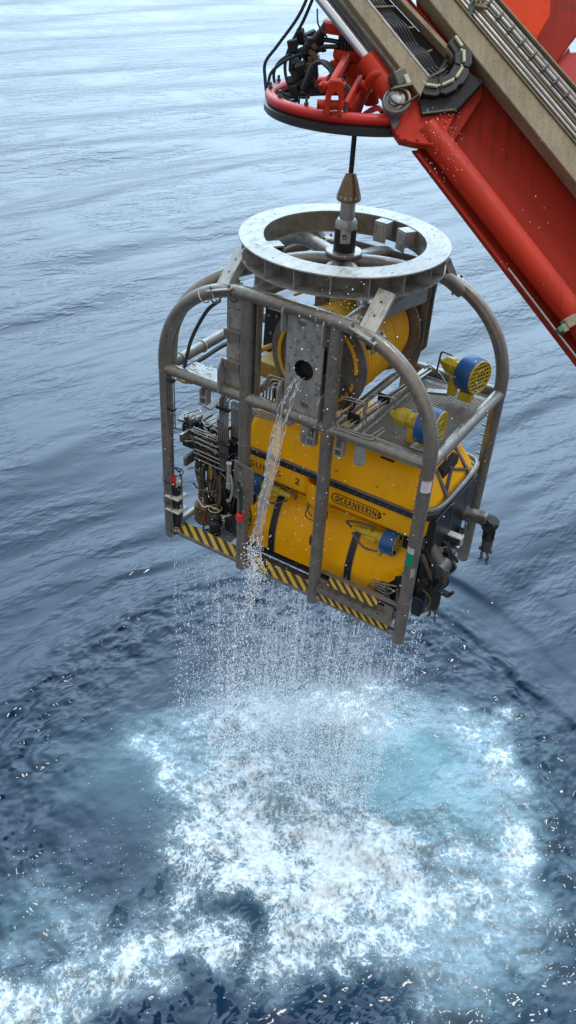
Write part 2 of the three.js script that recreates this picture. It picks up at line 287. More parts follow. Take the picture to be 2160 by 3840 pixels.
{
  // grid lines: 3 cm cells round the splash, growing away from it
  const lines = (c, half, n, nNeg, nPos, farNeg, farPos) => {
    const g = []; const step = 2 * half / n;
    const grow = (m, far) => { let lo = 1.0001, hi = 1.6; for (let i = 0; i < 60; i++) { const k = (lo + hi) / 2, s = step * k * (Math.pow(k, m) - 1) / (k - 1); if (s < far) lo = k; else hi = k; } return lo; };
    const k0 = grow(nNeg, farNeg), k1 = grow(nPos, farPos); let x = c - half, d = step; const neg = [];
    for (let i = 0; i < nNeg; i++) { d *= k0; x -= d; neg.push(x); }
    g.push(...neg.reverse()); for (let i = 0; i <= n; i++) g.push(c - half + i * step);
    x = c + half; d = step; for (let i = 0; i < nPos; i++) { d *= k1; x += d; g.push(x); }
    return g;
  };
  const xs = lines(1.6, 6.2, 500, 330, 60, 2200, 2200), zs = lines(-0.6, 6.2, 500, 330, 60, 2600, 2000), nx = xs.length, nz = zs.length;
  const P = new Float32Array(nx * nz * 3), U = new Float32Array(nx * nz * 2), I = new Uint32Array((nx - 1) * (nz - 1) * 6);
  for (let j = 0; j < nz; j++) for (let i = 0; i < nx; i++) {
    const k = j * nx + i, cell = Math.max(xs[Math.min(i + 1, nx - 1)] - xs[Math.max(0, i - 1)], zs[Math.min(j + 1, nz - 1)] - zs[Math.max(0, j - 1)]) / 2;
    P[3 * k] = xs[i]; P[3 * k + 1] = seaHeight(xs[i], zs[j], cell); P[3 * k + 2] = zs[j]; U[2 * k] = xs[i]; U[2 * k + 1] = zs[j];
  }
  let q = 0; for (let j = 0; j + 1 < nz; j++) for (let i = 0; i + 1 < nx; i++) { const a = j * nx + i, b = a + 1, c = a + nx, d = c + 1; I[q++] = a; I[q++] = c; I[q++] = b; I[q++] = b; I[q++] = c; I[q++] = d; }
  const g = new THREE.BufferGeometry(); g.setAttribute('position', new THREE.BufferAttribute(P, 3)); g.setAttribute('uv', new THREE.BufferAttribute(U, 2)); g.setIndex(new THREE.BufferAttribute(I, 1)); g.computeVertexNormals();
  // foam and milky aerated water: a colour map 17 m square, clamped to plain sea outside
  const N = 2048, S = 17, X0 = 2.2 - S / 2, Z0 = 0.2 - S / 2, col = new Uint8Array(N * N * 4), rgh = new Uint8Array(N * N * 4);
  const enc = (v) => Math.round(255 * (v <= 0.0031308 ? v * 12.92 : 1.055 * Math.pow(v, 1 / 2.4) - 0.055));
  const navy = [0.003, 0.016, 0.040], milky = [0.185, 0.262, 0.305], turq = [0.115, 0.235, 0.275], white = [0.60, 0.645, 0.665];
  for (let j = 0; j < N; j++) for (let i = 0; i < N; i++) {
    const x = X0 + (i + 0.5) / N * S, z = Z0 + (j + 0.5) / N * S, [a, b] = toAB(x, z), k = (j * N + i) * 4, r2 = a * a + b * b;
    let c = navy.slice(), ro = 0.07;
    if (r2 < 46) {
      const f = churn(a, b), t = blobs(TURQ, a + 0.5 * (fbm(a, b, 3, 401) - 0.5), b + 0.5 * (fbm(a + 9, b, 3, 405) - 0.5));
      if (f > 0.015 || t > 0.015) {
        const n1 = fbm(a * 2.0, b * 2.0, 5, 411), n2 = fbm(a * 7, b * 7, 5, 421), n3 = fbm(a * 26, b * 26, 3, 423);
        const dx = 0.7 * (fbm(a * 2.6, b * 2.6, 4, 425) - 0.5) + 0.10 * (fbm(a * 12, b * 12, 3, 426) - 0.5), dz = 0.7 * (fbm(a * 2.6 + 5, b * 2.6 + 3, 4, 427) - 0.5) + 0.10 * (fbm(a * 12 + 7, b * 12, 3, 428) - 0.5);
        const w2 = worley((a + dx) * 5.2, (b + dz) * 5.2, 437), w3 = worley((a + dx) * 12, (b + dz) * 12, 441);
        const d2 = w2[1] - w2[0], d3 = w3[1] - w3[0];
        const T = Math.min(1, blobs(TURQ3, a, b)), tq = Math.min(1, t * (0.7 + 0.6 * n1)), ff = f * (1 - 0.6 * T), sf = Math.min(1, blobs(SOFT, a + dx * 0.5, b + dz * 0.5)), big = fbm(a * 0.9 + 3, b * 0.9, 3, 447);
        for (let q = 0; q < 3; q++) c[q] = mix(c[q], turq[q] * (0.85 + 0.3 * n2), tq * 0.9);
        const mk = sstep(0.04, 0.68, (ff + 0.10 * sf * Math.min(1, f * 4)) * (0.2 + 1.2 * n1 + 0.6 * n2));
        for (let q = 0; q < 3; q++) c[q] = mix(c[q], milky[q] * (0.70 + 0.45 * n3 + 0.25 * sf), mk * 0.88);
        const clump = sstep(-0.12, 1.12, ff * 0.84 + 0.9 * (n1 - 0.5) + 0.8 * (big - 0.5) + 0.8 * (n2 - 0.5) + 0.45 * (n3 - 0.5) - 0.12 * sf) * sstep(0.08, 0.42, ff);
        // froth: a net of bubble walls that thickens until it closes over
        const l2 = 0.05 + 0.75 * clump * clump * (0.3 + 1.4 * n3), l3 = 0.07 + 0.85 * clump * clump * (0.2 + 1.6 * n2);
        const net = Math.max((1 - sstep(l2 * 0.25, l2 * 1.15, d2)) * (0.40 + 0.6 * clump), (1 - sstep(l3 * 0.2, l3 * 1.15, d3)) * (0.30 + 0.65 * clump), 0.85 * sstep(0.72, 1.0, clump));
        const fo = Math.min(1, net * sstep(0.04, 0.40, clump) * (0.40 + 1.0 * n3));
        for (let q = 0; q < 3; q++) c[q] = mix(c[q], white[q] * (0.78 + 0.44 * n2), fo);
        ro = mix(ro, 0.65, Math.max(fo, 0.35 * mk));
      }
    }
    col[k] = enc(c[0]); col[k + 1] = enc(c[1]); col[k + 2] = enc(c[2]); col[k + 3] = 255; rgh[k] = rgh[k + 1] = rgh[k + 2] = Math.round(ro * 255); rgh[k + 3] = 255;
  }
  const mk = (d) => { const t = new THREE.DataTexture(d, N, N); t.wrapS = t.wrapT = THREE.ClampToEdgeWrapping; t.magFilter = THREE.LinearFilter; t.minFilter = THREE.LinearFilter; t.repeat.set(1 / S, 1 / S); t.offset.set(-X0 / S, -Z0 / S); t.needsUpdate = true; return t; };
  const ct = mk(col); ct.colorSpace = THREE.SRGBColorSpace; const rt = mk(rgh);
  const TILE = 11, rip = []; for (let i = 0; i < 44; i++) { const lam = 0.16 * Math.pow(9, rnd()), m = TILE / lam, th = Math.atan2(E2[1], E2[0]) - 0.6 + gauss() * 0.6; rip.push([Math.round(Math.cos(th) * m), Math.round(Math.sin(th) * m), rnd() * 6.283, 0.011 * Math.pow(lam, 0.85), i % 3]); }
  const bump = tex(1024, (u, v) => {                // wind ripples that come and go in patches
    const pw = 0.25 + 1.5 * sstep(0.35, 0.72, fbm(u * 5, v * 5, 3, 461, 5)), q = 0.006 * (fbm(u * 9, v * 9, 2, 465, 9) - 0.5); let s = 0;
    for (const [kx, ky, p, A, k] of rip) { const w = Math.sin(6.28318 * (kx * (u + q) + ky * (v + q)) + p); s += A * (k ? w : 0.8 - 1.6 * Math.abs(w)); }
    const h = Math.min(1, Math.max(0, 0.5 + s * pw * 9)); return [h, h, h];
  }, 1 / TILE);
  const m = new THREE.MeshPhysicalMaterial({ color: 0xffffff, map: ct, roughness: 1, roughnessMap: rt, ior: 1.37, bumpMap: bump, bumpScale: 0.022 });
  const sea = new THREE.Mesh(g, m); sea.name = 'sea'; sea.userData.kind = 'structure'; sea.receiveShadow = true; scene.add(sea);
}

// ---------------------------------------------------------------- the launch cage (tether management system)
const L = 3.6, W = 2.0, H = 2.53, XA = 1.22, XB = 2.355, TOP = 3.80, RT = 0.078;
const RC = [1.8, 4.30, -1.02];                     // docking ring centre, top face
const cage = thing('launch_cage', 'grey tubular steel launch cage with round docking ring on top, hanging over the foam', 'cage', [1.8, 0, -1]);
{
  const z0 = 0, z1 = -W;
  // corner and intermediate posts, each with its weld rings
  const post = (x, z, y0, y1, r = RT) => { const p = part('post', [cyl([x, y0, z], [x, y1, z], r, r, 24), cyl([x, y0 - 0.02, z], [x, y0, z], r * 0.8, r, 24)], M.steel, cage);
    return p; };
  for (const [x, z] of [[0, z0], [L, z0], [0, z1], [L, z1]]) post(x, z, -0.08, H + 0.02);
  for (const z of [z0, z1]) for (const x of [XA, XB]) post(x, z, -0.07, TOP - 0.05);
  const weldRings = (x, z, ys) => part('weld_seam', ys.map((y) => torus([x, y, z], RT + 0.001, 0.005, [0, 1, 0], 32, 6)), M.steel, cage);
  weldRings(L, z0, [H - 0.16, 0.6]); weldRings(0, z0, [H - 0.02, 1.95]); weldRings(XA, z0, [1.9, 0.6]); weldRings(XB, z0, [1.9, 0.65]);
  // rails
  const rail = (a, b, r = RT - 0.006) => part('rail', cyl(a, b, r, r, 24), M.steel, cage);
  for (const z of [z0, z1]) { for (const [xa, xb] of [[0, XA], [XA, XB], [XB, L]]) { rail([xa, H, z], [xb, H, z]); rail([xa, 0.02, z], [xb, 0.02, z], 0.05); } }
  for (const x of [0, L]) { rail([x, H, z0], [x, H, z1]); if (x === 0) rail([x, 0.02, z0], [x, 0.02, z1], 0.05); }
  for (const x of [XA, XB]) { rail([x, H - 0.02, z0], [x, H - 0.02, z1], 0.05); }
  rail([2.62, H, -0.05], [2.62, H, -1.95], 0.055);
  // arches over the two long sides
  const arch = (z) => {
    const p = []; const R = 1.2, cy = TOP - R;
    p.push([0, H - 0.02, z], [0, cy, z]);
    for (let i = 1; i <= 14; i++) { const t = i / 14 * Math.PI / 2; p.push([R - R * Math.cos(t), cy + R * Math.sin(t), z]); }
    p.push([1.5, TOP + 0.01, z], [1.8, TOP + 0.012, z], [2.1, TOP + 0.01, z]);
    for (let i = 14; i >= 1; i--) { const t = i / 14 * Math.PI / 2; p.push([L - R + R * Math.cos(t), cy + R * Math.sin(t), z]); }
    p.push([L, cy, z], [L, H - 0.02, z]);
    return part('arch', curve(p, RT + 0.002, 160, 24), M.steel, cage);
  };
  arch(z0); arch(z1);
  part('cable_tie', [torus([0.62, 3.63, 0], RT + 0.008, 0.008, [0.87, 0.49, 0], 32, 6), torus([0.80, 3.71, 0], RT + 0.008, 0.008, [0.93, 0.36, 0], 32, 6), torus([0, 2.53, -0.3], RT + 0.004, 0.008, [0, 0, 1], 32, 6), torus([0, 2.53, -0.75], RT + 0.004, 0.008, [0, 0, 1], 32, 6)], M.white, cage);
  // hub with its curved arms down to the frame
  part('hub', lathe([[0, -0.24], [0.13, -0.24], [0.14, -0.06], [0.205, -0.03], [0.21, 0], [0.20, 0.012], [0, 0.012]], [1.8, 4.14, -1.02], [0, 1, 0], 40), M.steel, cage);
  part('pillar', cyl([1.8, 3.0, -1.02], [1.8, 3.92, -1.02], 0.11, 0.12, 24), M.steel, cage);
  const arms = [
    [[0.01, 2.6, -0.10], [0.06, 3.05, -0.12], [0.27, 3.46, -0.2], [0.62, 3.76, -0.34], [1.05, 3.93, -0.60], [1.45, 4.02, -0.83], [1.75, 4.03, -1.0]],
    [[2.90, 3.66, -1.97], [2.72, 3.84, -1.80], [2.50, 3.95, -1.5], [2.15, 4.03, -1.22], [1.85, 4.03, -1.05]],
    [[0.05, 2.6, -1.95], [0.1, 3.2, -1.93], [0.35, 3.6, -1.82], [0.75, 3.90, -1.6], [1.2, 4.03, -1.32], [1.75, 4.03, -1.05]],
    [[2.75, 3.62, -0.08], [2.5, 3.86, -0.32], [2.2, 3.99, -0.66], [1.85, 4.03, -1.0]],
    [[1.8, 3.4, -0.62], [1.8, 3.85, -0.62], [1.8, 3.99, -0.72], [1.8, 4.03, -1.0]],
    [[2.0, 3.79, -1.98], [1.95, 3.95, -1.75], [1.85, 4.03, -1.1]],
  ];
  for (const a of arms) part('arm', curve(a, 0.082, 48, 20), M.steel, cage);
  part('brace', curve([[1.28, 3.80, -0.03], [1.45, 3.90, -0.3], [1.7, 3.95, -0.75]], 0.085, 20, 18), M.steel, cage);
  part('brace', curve([[2.40, 3.74, -0.03], [2.5, 3.85, -0.3], [2.62, 3.93, -0.8]], 0.085, 20, 18), M.steel, cage);
  // docking ring: top flange, inner web, bottom flange, stiffeners, lugs
  const ring = part('docking_ring', lathe([[0.905, -0.012], [0.905, 0], [1.175, 0], [1.18, -0.004], [1.18, -0.016], [0.93, -0.016]], RC, [0, 1, 0], 128), M.ring, cage, { label: 'pale round docking ring with a flat top flange' });
  part('web', lathe([[0.905, -0.012], [0.925, -0.016], [0.925, -0.235], [0.905, -0.235], [0.905, -0.012]], RC, [0, 1, 0], 128), M.steel, ring);
  part('lower_flange', lathe([[0.90, -0.235], [1.15, -0.235], [1.15, -0.25], [0.90, -0.25], [0.90, -0.235]], RC, [0, 1, 0], 128), M.plate, ring);
  for (let i = 0; i < 18; i++) {
    const a = (i + 0.35) / 18 * Math.PI * 2, d = [Math.cos(a), 0, Math.sin(a)];
    part('stiffener', plate(rect(0.926, -0.234, 1.145, -0.017), 0.012, [RC[0] + 0.006 * d[2], RC[1], RC[2] - 0.006 * d[0]], d, [0, 1, 0], 0.002), M.plate, ring);
  }
  for (const a of [-1.05, -1.50, 2.2]) {             // box lugs inside the ring
    const d = [Math.cos(a), 0, Math.sin(a)], q = V(RC[0] + d[0] * 0.83, RC[1] - 0.08, RC[2] + d[2] * 0.83);
    part('guide_lug', [box([0, 0.06, 0], [0.16, 0.02, 0.17], 0.004, [0, -a, 0]).translate(q.x, q.y, q.z), box([0, -0.06, 0], [0.02, 0.22, 0.17], 0.008, [0, -a, 0]).translate(q.x - d[0] * 0.075, q.y, q.z - d[2] * 0.075), box([0, -0.03, 0], [0.15, 0.16, 0.015], 0.004, [0, -a, 0]).translate(q.x - d[2] * 0.078, q.y, q.z + d[0] * 0.078)], M.plate, ring);
  }
  { const a = 2.22, d = [Math.cos(a), 0, Math.sin(a)], q = [RC[0] + d[0] * 1.09, RC[1] - 0.115, RC[2] + d[2] * 1.09]; part('round_lug', cyl([q[0] - d[2] * 0.03, q[1], q[2] + d[0] * 0.03], [q[0] + d[2] * 0.0, q[1], q[2] - d[0] * 0.0], 0.10, 0.10, 28), M.plate, ring); }
  { const g = []; for (let i = 0; i < 11; i++) { const a = i / 11 * 6.283 + 0.2 * Math.sin(i * 3), r = 1.04 + (i % 2) * 0.06; g.push(cyl([RC[0] + r * Math.cos(a), RC[1] + 0.0005, RC[2] + r * Math.sin(a)], [RC[0] + r * Math.cos(a), RC[1] + 0.003, RC[2] + r * Math.sin(a)], 0.009, 0.009, 10)); } part('bolt_hole', g, M.blackMatt, ring); }
  // box legs from the ring to the arches, with base plate and clamping bolts
  for (const sx of [-1, 1]) for (const sz of [-1, 1]) {
    const top = V(1.8 + sx * 0.90, 4.10, -1.02 + sz * 0.66), bot = V(1.8 + sx * 0.90, 3.80, -1 + sz * 1.0), out = V(sx * 0.25, 0, sz * 1.3);
    const leg = part('box_leg', bar(bot, top, 0.19, 0.10, 0.008, out), M.ring, cage);
    const t = V(sx * 0.97, -0.32, 0).normalize();
    part('base_plate', bar(bot.clone().addScaledVector(t, -0.17).add(V(0, -0.005, 0)), bot.clone().addScaledVector(t, 0.17).add(V(0, -0.005, 0)), 0.26, 0.018, 0.004), M.ring, leg);
    const u = []; for (const k of [-0.13, 0.13]) { const c = bot.clone().addScaledVector(t, k); c.y -= 0.085; c.z = sz > 0 ? 0 : -W; u.push(torus(c.toArray(), RT + 0.012, 0.011, t, 32, 8)); for (const s of [-1, 1]) u.push(cyl([c.x, c.y, c.z + s * 0.09], [c.x - t.y * 0.0, c.y + 0.14, c.z + s * 0.09], 0.011, 0.011, 8), cyl([c.x, c.y + 0.10, c.z + s * 0.09], [c.x, c.y + 0.125, c.z + s * 0.09], 0.021, 0.021, 6)); }
    part('clamp_bolt', u, M.steel, leg);
    const dir = top.clone().sub(bot); const n = dir.clone().cross(V(out.z, 0, -out.x)).normalize(); if (n.dot(out) < 0) n.negate();
    part('hole', [0.35, 0.7].map((k) => { const c = bot.clone().addScaledVector(dir, k).addScaledVector(n, 0.0495); return cyl(c, c.clone().addScaledVector(n, 0.002), 0.016, 0.016, 12); }), M.blackMatt, leg);
  }
  // drum panels front and back
  for (const [z, s] of [[-0.02, 1], [-W, -1]]) {
    const poly = s > 0 ? rect(1.74, 2.60, 2.215, 3.80) : [[1.55, 2.62], [2.42, 2.62], [2.66, 2.95], [2.66, 3.72], [2.48, 4.0], [1.4, 4.0], [1.33, 3.72], [1.33, 2.95]];
    const p = part('drum_panel', XY(poly, 0.02, s > 0 ? z : -1.78, 0.003, s > 0 ? [[1.985, 3.13, 0.118]] : []), s > 0 ? M.plate : M.steel, cage);
    if (s > 0) {
      part('port_sleeve', lathe([[0.117, -0.16], [0.122, 0.0], [0.118, 0.004], [0.112, 0], [0.107, -0.16]], [1.985, 3.13, 0.002], [0, 0, 1], 40), M.black, p);
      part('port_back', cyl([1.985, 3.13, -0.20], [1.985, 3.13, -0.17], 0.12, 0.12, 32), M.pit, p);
      for (const [x, y0, y1] of [[1.725, 3.50, 3.86], [2.232, 3.46, 3.84], [1.715, 2.50, 2.92], [2.245, 2.50, 2.90]]) part('gusset', plate([[-0.06, y0], [0.10, y0 + 0.05], [0.10, y1 - 0.08], [0.06, y1], [-0.06, y1]], 0.018, [x - 0.009, 0, 0], [0, 0, 1], [0, 1, 0], 0.003).translate(0.018, 0, 0), M.plate, p);
      part('bolt', [[1.80, 3.35], [2.14, 3.34], [1.83, 2.98], [2.15, 3.02], [1.86, 3.28], [2.08, 3.28], [2.16, 2.88], [1.80, 2.78]].map(([x, y]) => cyl([x, y, 0], [x, y, 0.006], 0.011, 0.011, 8)), M.darkSteel, p);
      for (const [x, y] of [[1.93, 3.68], [2.02, 2.72]]) part('oval_boss', lathe([[0, 0.012], [0.035, 0.010], [0.05, 0.0]], [x, y, 0], [0, 0, 1], 20).translate(-x, 0, 0).scale(1.1, 1, 1).translate(x, 0, 0), M.pipe, p);
      part('name_plate', box([2.03, 2.83, 0.003], [0.10, 0.09, 0.006], 0.002), M.plate, p);
    }
  }
  // left panel with two shelves
  const lp = part('side_panel', XY(rect(0.91, 2.58, 1.16, 3.72), 0.016, -0.05, 0.003), M.plate, cage, { label: 'flat grey panel with two shelf brackets' });
  for (const y of [3.28, 2.90]) part('shelf', [box([1.035, y + 0.05, 0.0], [0.24, 0.012, 0.09], 0.003), plate([[0.93, y - 0.04], [0.98, y - 0.07], [1.14, y - 0.07], [1.15, y + 0.05], [0.92, y + 0.05]], 0.012, [0, 0, 0.035], [1, 0, 0], [0, 1, 0], 0.003)], M.steel, lp);
  part('gusset', plate([[-0.09, 2.52], [0.11, 2.52], [0.11, 2.84], [0.03, 2.95], [-0.05, 2.95]], 0.018, [0.90, 0, 0], [0, 0, 1], [0, 1, 0], 0.003), M.plate, lp);
  part('bolt', [[0.95, 3.56], [1.08, 3.57], [0.95, 3.14], [1.10, 3.12], [1.1, 2.75]].map(([x, y]) => cyl([x, y, -0.034], [x, y, -0.028], 0.011, 0.011, 8)), M.darkSteel, lp);
  // channel standing right behind the second post
  part('channel_post', [box([1.30, 3.15, -0.10], [0.10, 1.22, 0.02], 0.003), box([1.345, 3.15, -0.05], [0.012, 1.22, 0.10], 0.003)], M.steel, cage);
  // tether drum on its axis along the short side
  const DC = [1.985, 3.13];
  const drum = part('tether_drum', cyl([DC[0], DC[1], -1.58], [DC[0], DC[1], -0.34], 0.40, 0.40, 40), M.darkSteel, cage, { label: 'yellow tether wound on a grey flanged drum' });
  for (const z of [-0.31, -1.62]) part('flange', [lathe([[0.0, -0.010], [0.61, -0.010], [0.618, 0], [0.61, 0.010], [0.0, 0.010]], [DC[0], DC[1], z], [0, 0, 1], 96), torus([DC[0], DC[1], z], 0.612, 0.014, [0, 0, 1], 96, 8)], M.steel, drum);
  for (let i = 0; i < 38; i++) {
    const z = -0.37 - i * 0.0322, step = i < 4 ? 0 : i < 15 ? 0.012 : i < 27 ? 0.0 : i < 33 ? -0.015 : -0.035;
    part('tether_wrap', torus([DC[0], DC[1], z], 0.525 + step + 0.004 * Math.sin(i * 2.3), 0.0172, [0.01 * Math.sin(i), 0.01 * Math.cos(i * 1.7), 1], 72, 8), M.tether, drum);
  }
  part('tether_tail', torus([DC[0], DC[1], -0.275], 0.50, 0.024, [0, 0, 1], 90, 10, Math.PI * 1.9), M.tether, drum);
  part('axle_housing', [cyl([DC[0], DC[1], -0.34], [DC[0], DC[1], -0.10], 0.17, 0.15, 32)], M.blackMatt, drum);
  part('axle_housing', [cyl([DC[0], DC[1], -1.86], [DC[0], DC[1], -1.62], 0.14, 0.14, 32)], M.blackMatt, drum);
  part('tether_lead', curve([[1.05, 3.35, -1.25], [1.3, 3.50, -1.15], [1.55, 3.60, -0.95], [1.8, 3.67, -0.8]], 0.02, 30, 8), M.tether, drum);
  // level winder: black bolted plate, screws and guide bars left of the drum
  const lw = part('level_winder', [XY([[0.78, 2.62], [1.18, 2.62], [1.22, 2.9], [1.20, 3.20], [0.80, 3.20]], 0.03, -1.02, 0.005)], M.black, cage, { label: 'black bolted level winder plate' });
  part('bolt', [[0.86, 3.12], [0.98, 3.14], [1.1, 3.12], [1.12, 3.0], [0.9, 2.9], [1.1, 2.85], [0.88, 2.72]].map(([x, y]) => cyl([x, y, -0.99], [x, y, -0.972], 0.022, 0.022, 6)), M.pipe, lw);
  part('guide_bar', [cyl([0.80, 2.66, -0.90], [1.35, 2.96, -1.35], 0.035, 0.035, 16)], M.ochre, lw);
  part('guide_bar', [cyl([0.82, 2.56, -0.90], [1.35, 2.82, -1.35], 0.03, 0.03, 16)], M.pipe, lw);
  part('screw_nut', [cyl([0.83, 3.22, -0.98], [0.83, 3.42, -0.98], 0.035, 0.03, 12), cyl([0.83, 3.30, -0.98], [0.83, 3.34, -0.98], 0.05, 0.05, 6)], M.black, lw);
  part('gear_box', [box([1.24, 2.62, -0.8], [0.5, 0.22, 0.5], 0.03)], M.ochre, lw);
  part('top_plate', [plate([[1.1, -1.5], [2.0, -1.5], [2.0, -1.0], [1.1, -0.8]], 0.02, [0, 3.78, 0], [1, 0, 0], [0, 0, 1], 0.003)], M.ochre, cage);
  part('top_plate', [plate([[2.0, -0.5], [2.55, -0.5], [2.65, -1.7], [2.0, -1.7]], 0.02, [0, 3.90, 0], [1, 0, 0], [0, 0, 1], 0.003)], M.steel, cage);
  part('drum_guard', [plate([[-1.9, 3.6], [-1.6, 3.56], [-1.25, 3.62], [-0.9, 3.68], [-0.45, 3.72], [-0.45, 3.95], [-1.9, 3.95]], 0.014, [2.62, 0, 0], [0, 0, 1], [0, 1, 0], 0.003), XY([[1.35, 2.7], [2.6, 2.7], [2.64, 3.0], [2.64, 3.95], [1.35, 3.95]], 0.012, -1.69, 0.003)], M.steel, cage);
  // slanting stay and hoses in the left bay's top
  part('hose', curve([[0.80, 3.6, -0.05], [0.62, 3.42, -0.04], [0.38, 3.0, -0.06], [0.27, 2.60, -0.05]], 0.022, 30, 10), M.sling, cage);
  part('hose', curve([[0.1, 2.44, -0.2], [0.1, 2.43, -0.6], [0.12, 2.46, -1.1], [0.3, 2.52, -1.5]], 0.028, 20, 8), M.black, cage);
  part('cable_tray', [plate([[0.15, -0.10], [1.05, -0.10], [1.05, -0.42], [0.15, -0.42]], 0.012, [0, 2.49, 0], [1, 0, 0], [0, 0, 1], 0.002)], M.plate, cage);
  { const g = []; for (let i = 0; i < 18; i++) { const x = 0.12 + rnd() * 0.5, z = -0.12 - rnd() * 0.25; g.push(bar([x, 2.535 + rnd() * 0.03, z], [x + 0.12 * (rnd() - 0.5), 2.54 + rnd() * 0.05, z + 0.12 * (rnd() - 0.3)], 0.012, 0.01, 0.002)); } part('tie_end', g, M.cream, cage); }

  // ---- service deck on the right: grating, edge plates, tubing, two thrusters
  const deck = part('deck_frame', [box([3.08, 2.475, -0.16], [0.95, 0.012, 0.17], 0.003), box([3.08, 2.475, -1.87], [0.95, 0.012, 0.13], 0.003), box([3.53, 2.478, -1.0], [0.05, 0.014, 1.6], 0.003), box([2.67, 2.478, -1.0], [0.05, 0.014, 1.6], 0.003)], M.plate, cage);
  { const g = []; for (let i = 0; i < 42; i++) { const z = -0.27 - i * 0.0366; g.push(new THREE.BoxGeometry(0.80, 0.03, 0.019).translate(3.1, 2.472, z)); } for (let i = 0; i < 12; i++) g.push(new THREE.BoxGeometry(0.006, 0.012, 1.53).translate(2.72 + i * 0.07, 2.462, -1.03)); part('grating', g, std(C(0.30, 0.27, 0.23), { metalness: 0.3, roughness: 0.6, map: grime }), deck, { kind: 'stuff' }); }
  part('deck_plate', [box([3.40, 2.497, -0.36], [0.30, 0.012, 0.2], 0.003, [0, 0, 0])], M.white, deck);
  part('deck_plate', [box([2.95, 2.499, -1.62], [0.26, 0.012, 0.1], 0.003, [0, 0.5, 0])], M.plate, deck);
  const tubing = part('tubing_bundle', [0, 1, 2, 3].map((i) => cyl([2.50 + i * 0.028, 2.60 + (i % 2) * 0.02, 0.0], [2.66 + i * 0.028, 2.60 + (i % 2) * 0.02, -1.85], 0.009, 0.009, 8)), M.pipe, cage);
  part('tube_clamp', [box([2.55, 2.62, -0.22], [0.15, 0.12, 0.035], 0.006), box([2.60, 2.62, -0.85], [0.15, 0.10, 0.035], 0.006), box([2.65, 2.62, -1.45], [0.15, 0.10, 0.035], 0.006)], M.black, tubing);
  for (const pts of [[[2.44, 2.85, -0.02], [2.42, 2.62, 0.02], [2.44, 2.60, 0.06], [2.93, 2.61, 0.05], [2.98, 2.66, -0.15]], [[2.48, 2.80, -0.04], [2.47, 2.62, 0.0], [2.49, 2.60, 0.02], [2.87, 2.61, 0.0], [2.95, 2.68, -0.16]], [[2.42, 2.92, -0.1], [2.62, 2.92, -0.14], [2.7, 2.9, -0.16], [2.72, 2.62, -0.2]], [[2.44, 2.88, -0.12], [2.60, 2.87, -0.16], [2.66, 2.85, -0.2], [2.67, 2.62, -0.24]], [[2.70, 2.52, -0.12], [2.72, 3.0, -0.2], [2.98, 3.0, -0.3], [3.0, 2.85, -0.3]]]) part('bent_tube', pipe(pts, 0.009, 0.05), M.pipe, tubing);
  const thruster = (cx, cy, cz, ax, name, label, tilt) => {
    const f = V(Math.cos(ax), tilt, -Math.sin(ax)).normalize(), at = (k) => V(cx, cy, cz).addScaledVector(f, k).toArray();
    const t = part('thruster', lathe([[0.175, -0.20], [0.205, -0.20], [0.215, -0.17], [0.212, 0.0], [0.20, 0.02], [0.185, 0.015], [0.175, -0.20]], [cx, cy, cz], f, 48), M.blue, cage, { label });
    part('motor', [lathe([[0, -0.52], [0.06, -0.52], [0.10, -0.46], [0.105, -0.36], [0.08, -0.34], [0.08, -0.28], [0.11, -0.26], [0.12, -0.16], [0.07, -0.10], [0, -0.08]], [cx, cy, cz], f, 8), cyl(at(-0.56), at(-0.50), 0.04, 0.05, 8)], M.motor, t);
    const up = V(0, 1, 0), sd = f.clone().cross(up).normalize(), vv = sd.clone().cross(f).normalize();
    const g = [torus(at(0.022), 0.192, 0.012, f, 48, 8), torus(at(0.03), 0.09, 0.008, f, 28, 6)];
    for (let i = -3; i <= 3; i++) { const o = i * 0.05, h = Math.sqrt(0.192 ** 2 - o * o), p = (a, b) => V(...at(0.026)).addScaledVector(sd, a).addScaledVector(vv, b); g.push(cyl(p(o, -h), p(o, h), 0.007, 0.007, 6), cyl(p(-h, o), p(h, o), 0.007, 0.007, 6)); }
    part('guard', g, M.motor, t);
    const bl = []; for (let i = 0; i < 4; i++) { const a = i * Math.PI / 2 + 0.3; bl.push(bar(V(...at(-0.04)).addScaledVector(sd, 0.04 * Math.cos(a)).addScaledVector(vv, 0.04 * Math.sin(a)), V(...at(-0.06)).addScaledVector(sd, 0.165 * Math.cos(a)).addScaledVector(vv, 0.165 * Math.sin(a)), 0.07, 0.012, 0.004, f)); }
    part('propeller', bl, M.ochre, t);
    part('bracket', [box([cx - 0.10, cy - 0.28, cz], [0.16, 0.12, 0.12], 0.01), box([cx - 0.28, cy - 0.2, cz], [0.10, 0.24, 0.10], 0.01)], M.motor, t);
    return t;
  };
  thruster(3.45, 2.90, -1.52, -0.30, 'thruster', 'blue ducted thruster with yellow wire guard, rear of the deck', 0.05);
  thruster(3.48, 2.75, -0.40, 0.02, 'thruster', 'blue thruster with yellow motor, half hidden behind the arch', 0);
  part('bent_tube', pipe([[2.78, 2.5, -1.92], [2.80, 2.88, -1.92], [3.02, 2.92, -1.80], [3.04, 2.80, -1.74]], 0.013, 0.06), M.darkSteel, tubing);
  part('bent_tube', pipe([[2.55, 2.52, -1.9], [2.66, 2.64, -1.95], [2.85, 2.58, -1.9], [2.95, 2.52, -1.85]], 0.01, 0.05), M.pipe, tubing);

